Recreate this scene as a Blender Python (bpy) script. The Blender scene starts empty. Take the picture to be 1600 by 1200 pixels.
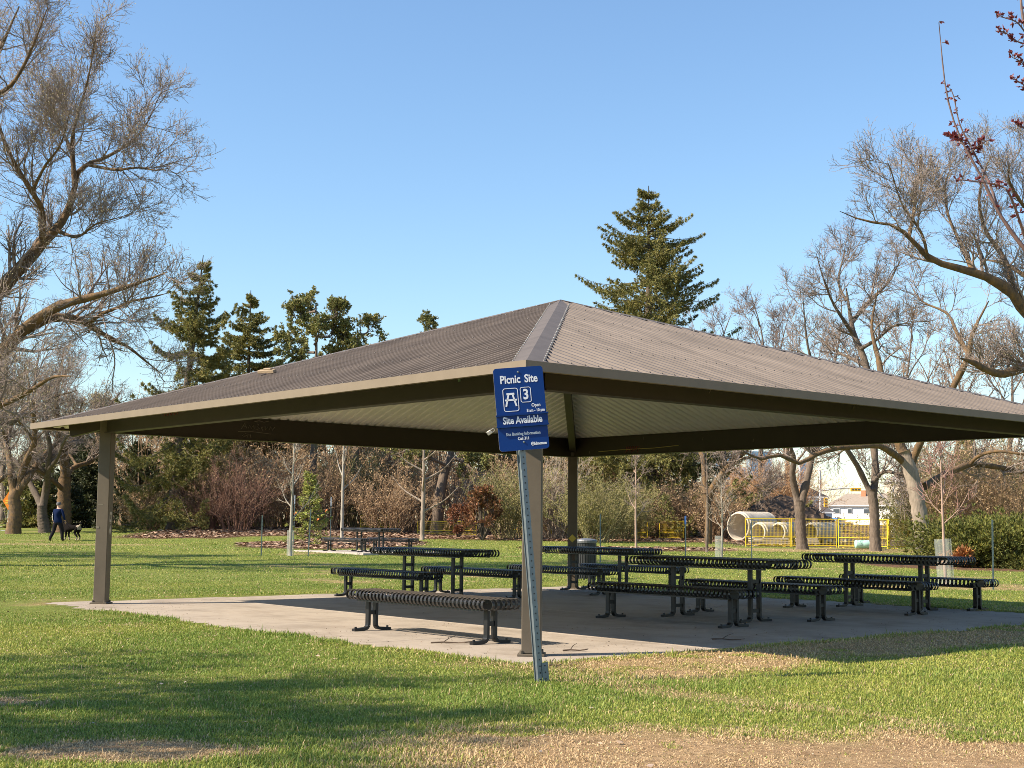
import bpy, math, random
import numpy as np
from mathutils import Vector, Matrix
scene = bpy.context.scene
COL = scene.collection
PI = math.pi
R = math.radians
# ------------------------------------------------------------------ camera model (used to place things in the world)
F_PX, PITCH, CAM_Z, ROLL = 2139.6, 0.1010, 1.21, -0.0092      # photo pixels (1600 wide), radians, metres
CX, CY = 0.6828, 19.3180                                       # centre of the shelter
EX = np.array([0.64747, -0.76209]); NX = np.array([0.76209, 0.64747])   # the shelter's own axes

def at(px, py, Y):
    """world point on the line of sight of photo pixel (px,py) at world depth Y"""
    X = (px - 800) / F_PX; Z = (600 - py) / F_PX
    c0, s0 = math.cos(ROLL), math.sin(ROLL)
    a = c0 * X + s0 * Z; b = -s0 * X + c0 * Z
    d = np.array([a, math.cos(PITCH) - b * math.sin(PITCH), math.sin(PITCH) + b * math.cos(PITCH)])
    t = Y / d[1]
    return np.array([0, 0, CAM_Z]) + d * t

_TY = [-80, 26, 34, 47, 60, 72, 85, 110, 150, 192, 206, 220, 500, 3000]
_TZ = [-.03, -.02, 0.02, .17, .21, .40, .62, .85, .95, .85, 1.45, 1.55, 1.6, 1.6]
def vnoise(x, y, seed=0):
    """smooth value noise, vectorised"""
    x = np.asarray(x, float); y = np.asarray(y, float)
    xi = np.floor(x).astype(np.int64); yi = np.floor(y).astype(np.int64)
    xf = x - xi; yf = y - yi
    u = xf * xf * (3 - 2 * xf); v = yf * yf * (3 - 2 * yf)
    def h(a, b):
        n = (a * 374761393 + b * 668265263 + seed * 982451653) & 0x7fffffff
        n = ((n ^ (n >> 13)) * 1274126177) & 0x7fffffff
        n = (n ^ (n >> 16)) & 0xffff
        return n / 65535.0
    return (h(xi, yi) * (1 - u) + h(xi + 1, yi) * u) * (1 - v) + (h(xi, yi + 1) * (1 - u) + h(xi + 1, yi + 1) * u) * v
def fbm(x, y, seed=0, oct=4):
    s = 0; a = .5; t = 0
    for k in range(oct):
        s = s + a * vnoise(np.asarray(x) * 2**k, np.asarray(y) * 2**k, seed + k); t += a; a *= .5
    return s / t
def smooth(a, b, x):
    t = np.clip((np.asarray(x, float) - a) / (b - a), 0, 1); return t * t * (3 - 2 * t)
def local(x, y):
    dx = np.asarray(x) - CX; dy = np.asarray(y) - CY
    return dx * EX[0] + dy * EX[1], dx * NX[0] + dy * NX[1]
def slab_dist(x, y):
    """metres outside the slab (negative inside)"""
    a, b = local(x, y)
    return np.maximum(np.abs(a) - 5.474, np.abs(b) - 5.387)
def bed_mask(x, y):
    """mulch beds and bare ground under the far shrubs"""
    n = fbm(np.asarray(x) * .18, np.asarray(y) * .18, 5) - .5
    m1 = smooth(0, 1.0, (y - 66 + 7 * n) ) * smooth(-19.5, -17.5, x + 3 * n) * smooth(12.5, 10.5, x)
    m2 = smooth(1.0, .55, ((x + 7.2) / 4.2) ** 2 + ((y - 58) / 8.5) ** 2 + .8 * n)
    m3 = smooth(1.0, .6, ((x - 4.5) / 4.5) ** 2 + ((y - 55) / 3.0) ** 2 + .8 * n) * .9
    m4 = smooth(61.5, 62.5, y + 3 * n) * smooth(10, 11.5, x)
    m5 = smooth(1.0, .7, ((x - 14.4) / 4.2) ** 2 + ((y - 40) / 4.0) ** 2 + .6 * n)
    return np.maximum.reduce([m1, m2, m3 * 1.0, m4, m5])
def terrain(x, y):
    x = np.asarray(x, float); y = np.asarray(y, float)
    z = np.interp(y, _TY, _TZ)
    z = z + .30 * np.exp(-(((x + 14) / 8) ** 2 + ((y - 76) / 9) ** 2)) + .12 * np.exp(-(((x + 6) / 4) ** 2 + ((y - 60) / 6) ** 2))
    z = z - .11 * np.exp(-(((x + 21) / 7) ** 2 + ((y - 62.5) / 5) ** 2))
    out = slab_dist(x, y)
    z = z + (fbm(x * .35, y * .35, 11, 3) - .5) * .05 * smooth(.3, 2.0, out)
    z = z + .024 * smooth(.9, .05, out)
    return np.where(out < -.25, np.minimum(z, -.07), z)
def ground_z(x, y): return float(terrain(np.array([x]), np.array([y]))[0])
def dry_mask(x, y):
    """0 lush grass ... 1 dead straw / bare"""
    x = np.asarray(x, float); y = np.asarray(y, float)
    n = fbm(x * 1.3, y * 1.3, 21) - .5
    nb = fbm(x * .45, y * .45, 31) - .5
    d = smooth(8.75, 8.0, y + 1.5 * n - .05 * (x - 1)) * smooth(-1.2, .1, x + .8 * n)              # bare patch, near right
    d = np.maximum(d, .95 * smooth(1., .4, ((x + 3.45) / .45) ** 2 + ((y - 9.25) / .42) ** 2 + 2.0 * n))
    d = np.maximum(d, .95 * smooth(1., .3, ((x + 2.0) / .75) ** 2 + ((y - 7.5) / .35) ** 2 + 2.4 * n))
    a, b = local(x, y)
    edge = a - 5.474
    d = np.maximum(d, .85 * smooth(1.45, .5, edge + 1.4 * n) * smooth(-.2, .1, edge) * smooth(-5.6, -4.6, b) )   # worn strip along the slab
    edge2 = -b - 5.387
    d = np.maximum(d, .45 * smooth(.5, .0, edge2 + .9 * n) * smooth(-.2, .0, edge2) * smooth(3.0, 5.2, a))
    d = np.maximum(d, .6 * smooth(.12, .26, nb) * smooth(.0, .12, n + .04))
    d = np.maximum(d, .55 * smooth(1., .3, ((x + 18) / 5) ** 2 + ((y - 55) / 3) ** 2 + 2 * n))
    d = np.maximum(d, .7 * smooth(1., .4, ((x - 13) / 9) ** 2 + ((y - 57) / 4.0) ** 2 + 2 * n))
    d = np.maximum(d, .6 * smooth(1., .4, ((x - 11.0) / 6) ** 2 + ((y - 27.5) / 1.0) ** 2 + 2 * n))
    return np.clip(d, 0, 1)

# ------------------------------------------------------------------ tagging
def tag(o, label=None, cat=None, group=None, kind=None):
    if label: o['label'] = label
    if cat: o['category'] = cat
    if group: o['group'] = group
    if kind: o['kind'] = kind
    return o
def empty(name, loc=(0, 0, 0), rz=0, label=None, cat=None, group=None):
    o = bpy.data.objects.new(name, None); COL.objects.link(o)
    o.location = loc; o.rotation_euler = (0, 0, rz); o.empty_display_size = .2
    return tag(o, label, cat, group)
def kids(o): return [c for c in bpy.data.objects if c.parent == o]
def copy_tree(o, loc=None, rz=None, label=None, group=None, scale=None, parent=None):
    c = o.copy(); COL.objects.link(c); c.parent = parent
    if loc is not None: c.location = loc
    if rz is not None: c.rotation_euler = (c.rotation_euler[0], c.rotation_euler[1], rz)
    if scale is not None: c.scale = (scale,) * 3 if not hasattr(scale, '__len__') else scale
    if label: c['label'] = label
    if group: c['group'] = group
    for ch in kids(o):
        copy_tree(ch, parent=c)
    return c

# ------------------------------------------------------------------ mesh building
def link_mesh(name, V, blocks, mats, parent=None, smooth_=False, col=None, loc=None):
    """V (n,3); blocks = [(faces (m,k), material index)]"""
    me = bpy.data.meshes.new(name)
    V = np.asarray(V, np.float32).reshape(-1, 3)
    me.vertices.add(len(V)); me.vertices.foreach_set('co', V.ravel())
    loops = []; starts = []; mi = []; s = 0
    for Fc, m in blocks:
        Fc = np.asarray(Fc, np.int32)
        if len(Fc) == 0: continue
        n, k = Fc.shape
        loops.append(Fc.ravel()); starts.append(s + np.arange(n, dtype=np.int32) * k)
        mi.append(np.full(n, m, np.int32)); s += n * k
    loops = np.concatenate(loops); starts = np.concatenate(starts); mi = np.concatenate(mi)
    me.loops.add(len(loops)); me.loops.foreach_set('vertex_index', loops)
    me.polygons.add(len(starts)); me.polygons.foreach_set('loop_start', starts)
    me.polygons.foreach_set('material_index', mi)
    me.polygons.foreach_set('use_smooth', np.full(len(starts), bool(smooth_)))
    if col is not None:
        at_ = me.attributes.new('tint', 'FLOAT_COLOR', 'POINT')
        c4 = np.ones((len(V), 4), np.float32); c4[:, :3] = col
        at_.data.foreach_set('color', c4.ravel())
    me.update(calc_edges=True); me.validate()
    for m in (mats if isinstance(mats, (list, tuple)) else [mats]): me.materials.append(m)
    o = bpy.data.objects.new(name, me); COL.objects.link(o)
    if parent is not None: o.parent = parent
    if loc is not None: o.location = loc
    return o

class MB:
    def __init__(self): self.V = []; self.B = []; self.n = 0; self.C = []
    def add(self, V, Fc, m=0, col=None):
        V = np.asarray(V, float).reshape(-1, 3)
        self.V.append(V); 
        if isinstance(Fc, np.ndarray): self.B.append((Fc + self.n, m))
        else:
            by = {}
            for f in Fc: by.setdefault(len(f), []).append(f)
            for k, fs in by.items(): self.B.append((np.array(fs, np.int32) + self.n, m))
        if col is not None: self.C.append(np.broadcast_to(np.asarray(col, float), (len(V), 3)))
        self.n += len(V)
        return self
    def box(self, c, s, rz=0, m=0, M=None, bev=0):
        x, y, z = [q / 2 for q in s]
        if bev:
            b = bev; vs = []; 
            for sz in (-1, 1):
                for (px, py) in ((-x + b, -y), (x - b, -y), (x, -y + b), (x, y - b), (x - b, y), (-x + b, y), (-x, y - b), (-x, -y + b)):
                    vs.append((px, py, sz * (z - b)))
            for sz in (-1, 1):
                for (px, py) in ((-x + b, -y + b), (x - b, -y + b), (x - b, y - b), (-x + b, y - b)): vs.append((px, py, sz * z))
            fs = [tuple([i, (i + 1) % 8, 8 + (i + 1) % 8, 8 + i]) for i in range(8)]
            fs += [(16, 19, 18, 17), (20, 21, 22, 23)]
            for o, t in ((0, 16), (8, 20)):
                q = [(o + 0, o + 1, t + 1, t + 0), (o + 2, o + 3, t + 2, t + 1), (o + 4, o + 5, t + 3, t + 2), (o + 6, o + 7, t + 0, t + 3)]
                tr = [(o + 1, o + 2, t + 1), (o + 3, o + 4, t + 2), (o + 5, o + 6, t + 3), (o + 7, o + 0, t + 0)]
                if o == 0: q = [f[::-1] for f in q]; tr = [f[::-1] for f in tr]
                fs += q + tr
            V = np.array(vs)
        else:
            V = np.array([(-x, -y, -z), (x, -y, -z), (x, y, -z), (-x, y, -z), (-x, -y, z), (x, -y, z), (x, y, z), (-x, y, z)])
            fs = [(0, 3, 2, 1), (4, 5, 6, 7), (0, 1, 5, 4), (1, 2, 6, 5), (2, 3, 7, 6), (3, 0, 4, 7)]
        if M is not None: V = V @ np.array(M)[:3, :3].T
        if rz:
            c_, s_ = math.cos(rz), math.sin(rz); V = V @ np.array([[c_, s_, 0], [-s_, c_, 0], [0, 0, 1]])
        return self.add(V + np.array(c), fs, m)
    def bar(self, p0, p1, w, h, m=0, up=(0, 0, 1)):
        """square bar from p0 to p1, w sideways, h along up"""
        p0 = np.array(p0, float); p1 = np.array(p1, float); d = p1 - p0; L = np.linalg.norm(d); d /= L
        upv = np.array(up, float)
        if abs(d @ upv) > .98: upv = np.array([0, 1., 0])
        s = np.cross(d, upv); s /= np.linalg.norm(s); u = np.cross(s, d)
        V = []
        for p in (p0, p1):
            for a, b in ((-1, -1), (1, -1), (1, 1), (-1, 1)): V.append(p + s * a * w / 2 + u * b * h / 2)
        return self.add(V, [(0, 1, 2, 3), (7, 6, 5, 4), (0, 4, 5, 1), (1, 5, 6, 2), (2, 6, 7, 3), (3, 7, 4, 0)], m)
    def tube(self, pts, r, sides=8, m=0, cap=True):
        P = np.asarray(pts, float)[None]; rr = np.broadcast_to(np.asarray(r, float), (P.shape[1],))[None]
        V, Q = tubes(P, rr, sides)
        self.add(V, Q, m)
        if cap:
            n = P.shape[1]; b = self.n - len(V)
            self.B.append((np.array([[b + i for i in range(sides)][::-1]], np.int32), m))
            self.B.append((np.array([[b + (n - 1) * sides + i for i in range(sides)]], np.int32), m))
        return self
    def lathe(self, prof, c=(0, 0, 0), sides=24, m=0, M=None):
        prof = np.array(prof, float); a = np.arange(sides) / sides * 2 * PI
        V = np.stack([prof[:, None, 0] * np.cos(a), prof[:, None, 0] * np.sin(a), np.repeat(prof[:, 1:2], sides, 1)], -1).reshape(-1, 3)
        n = len(prof); Q = []
        for i in range(n - 1):
            for j in range(sides):
                k = (j + 1) % sides
                Q.append((i * sides + j, i * sides + k, (i + 1) * sides + k, (i + 1) * sides + j))
        if M is not None: V = V @ np.array(M)[:3, :3].T
        return self.add(V + np.array(c), np.array(Q, np.int32), m)
    def prism(self, outline, z0, z1, m=0):
        o = np.array(outline, float); n = len(o)
        V = np.concatenate([np.c_[o, np.full(n, z0)], np.c_[o, np.full(n, z1)]])
        fs = [tuple(range(n))[::-1], tuple(range(n, 2 * n))] + [(i, (i + 1) % n, n + (i + 1) % n, n + i) for i in range(n)]
        return self.add(V, fs, m)
    def build(self, name, mats, parent=None, smooth_=False, loc=None):
        col = np.concatenate(self.C) if self.C else None
        return link_mesh(name, np.concatenate(self.V), self.B, mats, parent, smooth_, col, loc)

def tubes(P, Rr, sides):
    """P (M,N,3) polylines, Rr (M,N) radii -> verts, quads"""
    M, N, _ = P.shape
    T = np.gradient(P, axis=1); T /= np.linalg.norm(T, axis=2, keepdims=True) + 1e-9
    mean = np.abs((P[:, -1] - P[:, 0])); ref = np.zeros((M, 3))
    ax = np.argmin(mean, axis=1); ref[np.arange(M), ax] = 1
    A = np.cross(T, ref[:, None, :]); A /= np.linalg.norm(A, axis=2, keepdims=True) + 1e-9
    Bv = np.cross(T, A)
    a = np.arange(sides) / sides * 2 * PI
    V = P[:, :, None, :] + Rr[:, :, None, None] * (A[:, :, None, :] * np.cos(a)[:, None] + Bv[:, :, None, :] * np.sin(a)[:, None])
    i = np.arange(N - 1)[:, None]; j = np.arange(sides)[None]
    k = (j + 1) % sides
    q = np.stack([i * sides + j, (i + 1) * sides + j, (i + 1) * sides + k, i * sides + k], -1).reshape(-1, 4)
    Q = (q[None] + (np.arange(M) * N * sides)[:, None, None]).reshape(-1, 4)
    return V.reshape(-1, 3), Q.astype(np.int32)

# ------------------------------------------------------------------ materials
def ramp(nt, fac, stops):
    r = nt.nodes.new('ShaderNodeValToRGB'); nt.links.new(fac, r.inputs[0])
    e = r.color_ramp.elements
    while len(e) < len(stops): e.new(.5)
    for q, (p, c) in zip(e, stops): q.position = p; q.color = (*c, 1)
    return r.outputs[0]
def mat(name, col, rough=.6, metal=0., var=.15, scale=6., bump=0., bscale=40., spec=.5, col2=None, tint=False, transl=0., stretch=None, objvar=False, coat=0):
    m = bpy.data.materials.new(name); m.use_nodes = True; nt = m.node_tree; b = nt.nodes['Principled BSDF']
    N = nt.nodes.new; Lk = nt.links.new
    tc = N('ShaderNodeTexCoord'); src = tc.outputs['Object']
    if stretch:
        mp = N('ShaderNodeMapping'); mp.inputs['Scale'].default_value = stretch; Lk(src, mp.inputs[0]); src = mp.outputs[0]
    nz = N('ShaderNodeTexNoise'); nz.inputs['Scale'].default_value = scale; nz.inputs['Detail'].default_value = 6; nz.inputs['Roughness'].default_value = .65
    Lk(src, nz.inputs['Vector'])
    c = np.array(col, float); c2 = np.array(col2, float) if col2 is not None else c * (1 + var)
    c1 = c * (1 - var) if col2 is None else c
    out = ramp(nt, nz.outputs['Fac'], [(.32, tuple(c1)), (.68, tuple(np.minimum(c2, .95)))])
    if tint:
        a = N('ShaderNodeAttribute'); a.attribute_name = 'tint'
        mx = N('ShaderNodeMix'); mx.data_type = 'RGBA'; mx.blend_type = 'MULTIPLY'; mx.inputs[0].default_value = 1
        Lk(a.outputs['Color'], mx.inputs[6]); Lk(out, mx.inputs[7]); out = mx.outputs[2]
    if objvar:
        oi = N('ShaderNodeObjectInfo'); hv = N('ShaderNodeHueSaturation'); mr = N('ShaderNodeMapRange')
        mr.inputs['To Min'].default_value = .75; mr.inputs['To Max'].default_value = 1.25
        Lk(oi.outputs['Random'], mr.inputs[0]); Lk(mr.outputs[0], hv.inputs['Value']); Lk(out, hv.inputs['Color']); out = hv.outputs[0]
    Lk(out, b.inputs['Base Color'])
    b.inputs['Roughness'].default_value = rough; b.inputs['Metallic'].default_value = metal
    b.inputs['Specular IOR Level'].default_value = spec
    if coat: b.inputs['Coat Weight'].default_value = coat; b.inputs['Coat Roughness'].default_value = .25
    if bump:
        n2 = N('ShaderNodeTexNoise'); n2.inputs['Scale'].default_value = bscale; n2.inputs['Detail'].default_value = 5
        Lk(src, n2.inputs['Vector'])
        bp = N('ShaderNodeBump'); bp.inputs['Strength'].default_value = bump; bp.inputs['Distance'].default_value = .02
        Lk(n2.outputs['Fac'], bp.inputs['Height']); Lk(bp.outputs[0], b.inputs['Normal'])
    if transl:
        tr = N('ShaderNodeBsdfTranslucent'); Lk(out, tr.inputs['Color'])
        ms = N('ShaderNodeMixShader'); ms.inputs[0].default_value = transl
        Lk(b.outputs[0], ms.inputs[1]); Lk(tr.outputs[0], ms.inputs[2])
        Lk(ms.outputs[0], nt.nodes['Material Output'].inputs['Surface'])
    return m
# ================================================================== world, sun, camera
SUN_EL = 39.5; SUN_AZ = math.degrees(math.atan2(-.955, -.295)) % 360      # clockwise from +Y
world = bpy.data.worlds.new("World"); scene.world = world; world.use_nodes = True
wn = world.node_tree
sky = wn.nodes.new('ShaderNodeTexSky'); sky.sky_type = 'NISHITA'; sky.sun_disc = False
sky.sun_elevation = R(SUN_EL); sky.sun_rotation = R(SUN_AZ); sky.altitude = 650; sky.air_density = 1.4; sky.dust_density = .1; sky.ozone_density = 5.6
wn.links.new(sky.outputs[0], wn.nodes['Background'].inputs['Color'])
wn.nodes['Background'].inputs['Strength'].default_value = .098
sun = bpy.data.lights.new('sun', 'SUN'); sun.energy = 5.0; sun.angle = R(.53); sun.color = (1.0, .88, .71)
so = bpy.data.objects.new('sun', sun); COL.objects.link(so)
to_sun = Vector((math.sin(R(SUN_AZ)) * math.cos(R(SUN_EL)), math.cos(R(SUN_AZ)) * math.cos(R(SUN_EL)), math.sin(R(SUN_EL))))
so.rotation_euler = to_sun.to_track_quat('Z', 'Y').to_euler(); so.location = (-20, -10, 30)
cam = bpy.data.cameras.new('camera'); cam.sensor_width = 36; cam.lens = F_PX / 1600 * 36; cam.clip_end = 9000; cam.clip_start = .1
co = bpy.data.objects.new('camera', cam); COL.objects.link(co)
co.matrix_world = Matrix.Translation((0, 0, CAM_Z)) @ Matrix.Rotation(PI / 2 + PITCH, 4, 'X') @ Matrix.Rotation(-ROLL, 4, 'Z')
scene.camera = co
scene.view_settings.view_transform = 'Standard'; scene.view_settings.look = 'None'; scene.view_settings.gamma = 1
scene.view_settings.exposure = 1.02
scene.cycles.filter_width = .9; scene.cycles.sample_clamp_indirect = 6; scene.cycles.max_bounces = 8; scene.cycles.diffuse_bounces = 4; scene.cycles.transparent_max_bounces = 8
try: scene.cycles.use_denoising = True; scene.cycles.denoiser = 'OPENIMAGEDENOISE'; scene.cycles.denoising_prefilter = 'NONE'; scene.cycles.denoising_input_passes = 'RGB_ALBEDO_NORMAL'; scene.cycles.use_adaptive_sampling = False
except Exception: pass

# ================================================================== ground
def ground_material():
    m = bpy.data.materials.new('lawn_ground'); m.use_nodes = True; nt = m.node_tree; b = nt.nodes['Principled BSDF']
    N = nt.nodes.new; Lk = nt.links.new
    tc = N('ShaderNodeTexCoord').outputs['Object']
    def noise(s, d=6, r=.6, vec=None):
        n = N('ShaderNodeTexNoise'); n.inputs['Scale'].default_value = s; n.inputs['Detail'].default_value = d; n.inputs['Roughness'].default_value = r
        Lk(vec or tc, n.inputs['Vector']); return n.outputs['Fac']
    def mix(f, a, c, mode='MIX'):
        x = N('ShaderNodeMix'); x.data_type = 'RGBA'; x.blend_type = mode
        if isinstance(f, float): x.inputs[0].default_value = f
        else: Lk(f, x.inputs[0])
        Lk(a, x.inputs[6]); Lk(c, x.inputs[7]); return x.outputs[2]
    g = ramp(nt, noise(9, 8, .75), [(.3, (.08, .11, .02)), (.5, (.16, .20, .038)), (.7, (.25, .26, .06))])
    g2 = ramp(nt, noise(.5, 5), [(.3, (.14, .20, .032)), (.7, (.25, .25, .065))])
    g = mix(.5, g, g2)
    dry = ramp(nt, noise(14, 8, .75), [(.28, (.20, .125, .062)), (.5, (.43, .285, .155)), (.72, (.60, .43, .25))])
    mul = ramp(nt, noise(5, 8, .8), [(.3, (.05, .028, .016)), (.5, (.135, .075, .042)), (.72, (.25, .15, .09))])
    a = N('ShaderNodeAttribute'); a.attribute_name = 'tint'
    sp = N('ShaderNodeSeparateColor'); Lk(a.outputs['Color'], sp.inputs[0])
    jit = N('ShaderNodeMath'); jit.operation = 'MULTIPLY_ADD'; Lk(noise(5, 6, .7), jit.inputs[0]); jit.inputs[1].default_value = .7; 
    sb = N('ShaderNodeMath'); sb.operation = 'SUBTRACT'; Lk(sp.outputs[0], sb.inputs[0]); sb.inputs[1].default_value = .35
    Lk(sb.outputs[0], jit.inputs[2]); jit.use_clamp = True
    c = mix(jit.outputs[0], g, dry)
    blot = ramp(nt, noise(3.2, 7, .7), [(.42, (.62, .52, .44)), (.6, (1, 1, 1))])
    c = mix(.35, c, mix(1.0, c, blot, 'MULTIPLY'))
    c = mix(sp.outputs[1], c, mul)
    c = mix(sp.outputs[2], c, ramp(nt, noise(2.0, 8, .8), [(.3, (.06, .043, .033)), (.7, (.15, .11, .08))]))
    Lk(c, b.inputs['Base Color']); b.inputs['Roughness'].default_value = .95; b.inputs['Specular IOR Level'].default_value = .15
    bp = N('ShaderNodeBump'); bp.inputs['Strength'].default_value = .9; bp.inputs['Distance'].default_value = .05
    Lk(noise(22, 6, .75), bp.inputs['Height']); Lk(bp.outputs[0], b.inputs['Normal'])
    return m
def spread(lo, hi, st): return np.arange(lo, hi, st)
gx = np.concatenate([[-2500, -1200, -600, -300, -180, -120, -90], spread(-70, -15, 1.0), spread(-15, 15, .22), spread(15, 71, 1.0), [90, 120, 180, 300, 600, 1200, 2500]])
gy = np.concatenate([[-80, -40, -20, -8], spread(-2, 6, 1), spread(6, 27, .22), spread(27, 90, .5), spread(90, 130, 2), [140, 160, 190, 220, 260, 320, 420, 600, 900, 1500, 3000]])
GX, GY = np.meshgrid(gx, gy); nx_, ny_ = len(gx), len(gy)
GZ = terrain(GX, GY)
i = np.arange(ny_ - 1)[:, None] * nx_ + np.arange(nx_ - 1)[None]
Q = np.stack([i, i + 1, i + nx_ + 1, i + nx_], -1).reshape(-1, 4)
bed = bed_mask(GX, GY); soil = smooth(61.5, 64, GY) * smooth(9.5, 11, GX) * smooth(120, 90, GY) + smooth(160, 200, GY) * .6
tint_ = np.stack([dry_mask(GX, GY), np.clip(bed, 0, 1), np.clip(soil, 0, 1)], -1).reshape(-1, 3)
tag(link_mesh('ground', np.stack([GX, GY, GZ], -1).reshape(-1, 3), [(Q, 0)], ground_material(), None, True, tint_), 'park lawn with green grass, straw patches and mulch beds', 'ground', kind='structure')

# ------------------------------------------------------------------ concrete slab of the shelter
conc = bpy.data.materials.new('concrete'); conc.use_nodes = True
def concrete(m, base, dark, seed=0, joints=True):
    nt = m.node_tree; b = nt.nodes['Principled BSDF']; N = nt.nodes.new; Lk = nt.links.new
    tc = N('ShaderNodeTexCoord').outputs['Object']
    def noise(s, d=8, r=.65, st=None):
        n = N('ShaderNodeTexNoise'); n.inputs['Scale'].default_value = s; n.inputs['Detail'].default_value = d; n.inputs['Roughness'].default_value = r
        if st:
            mp = N('ShaderNodeMapping'); mp.inputs['Scale'].default_value = st; mp.inputs['Location'].default_value = (seed, 0, 0); Lk(tc, mp.inputs[0]); Lk(mp.outputs[0], n.inputs['Vector'])
        else: Lk(tc, n.inputs['Vector'])
        return n.outputs['Fac']
    c = ramp(nt, noise(1.1, 8, .7), [(.3, tuple(np.array(base) * .72)), (.5, base), (.7, tuple(np.array(base) * 1.12))])
    st = ramp(nt, noise(.55, 9, .75, (1, 1.6, 1)), [(.50, (0, 0, 0)), (.66, (1, 1, 1))])
    mx = N('ShaderNodeMix'); mx.data_type = 'RGBA'; mx.inputs[7].default_value = (*dark, 1)
    ml = N('ShaderNodeMath'); ml.operation = 'MULTIPLY'; ml.inputs[1].default_value = .62; Lk(st, ml.inputs[0]); Lk(ml.outputs[0], mx.inputs[0]); Lk(c, mx.inputs[6])
    sp = ramp(nt, noise(38, 3, .6), [(.28, (.55, .5, .45)), (.4, (1, 1, 1))])
    m2 = N('ShaderNodeMix'); m2.data_type = 'RGBA'; m2.blend_type = 'MULTIPLY'; m2.inputs[0].default_value = .45; Lk(mx.outputs[2], m2.inputs[6]); Lk(sp, m2.inputs[7])
    Lk(m2.outputs[2], b.inputs['Base Color']); b.inputs['Roughness'].default_value = .88; b.inputs['Specular IOR Level'].default_value = .25
    bp = N('ShaderNodeBump'); bp.inputs['Strength'].default_value = .25; bp.inputs['Distance'].default_value = .01
    Lk(noise(70, 4), bp.inputs['Height']); Lk(bp.outputs[0], b.inputs['Normal'])
concrete(conc, (.35, .295, .24), (.185, .145, .108))
ROT = math.atan2(EX[1], EX[0])
sl = MB()
A_, B_ = 5.474, 5.387
xs = np.linspace(-A_, A_, 5); ys = np.linspace(-B_, B_, 5); g_ = .006
for a0, a1 in zip(xs[:-1], xs[1:]):
    for b0, b1 in zip(ys[:-1], ys[1:]):
        sl.box(((a0 + a1) / 2, (b0 + b1) / 2, -.075), (a1 - a0 - 2 * g_, b1 - b0 - 2 * g_, .15), bev=.004)
sl.box((0, 0, -.09), (2 * A_ - .02, 2 * B_ - .02, .15), m=1)
dirt = mat('joint_dirt', (.10, .08, .06), .95)
slab = sl.build('slab', [conc, dirt], None); slab.location = (CX, CY, 0); slab.rotation_euler = (0, 0, ROT)
tag(slab, 'pale concrete slab under the picnic shelter', 'slab', kind='structure')

conc2 = bpy.data.materials.new('concrete_path'); conc2.use_nodes = True; concrete(conc2, (.42, .37, .32), (.26, .22, .18), 4)
# footpath at the far left
pv = []; 
px_ = np.linspace(-62, -20.5, 60)
for x in px_:
    for y in (86.0, 88.6): pv.append((x, y + .02 * (x + 40), 0))
pv = np.array(pv); pv[:, 2] = terrain(pv[:, 0], pv[:, 1]) + .03
q = [(2 * k, 2 * k + 2, 2 * k + 3, 2 * k + 1) for k in range(59)]
tag(link_mesh('path', pv, [(np.array(q), 0)], conc2), 'pale footpath behind the bare trees at far left', 'path', kind='structure')

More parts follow.
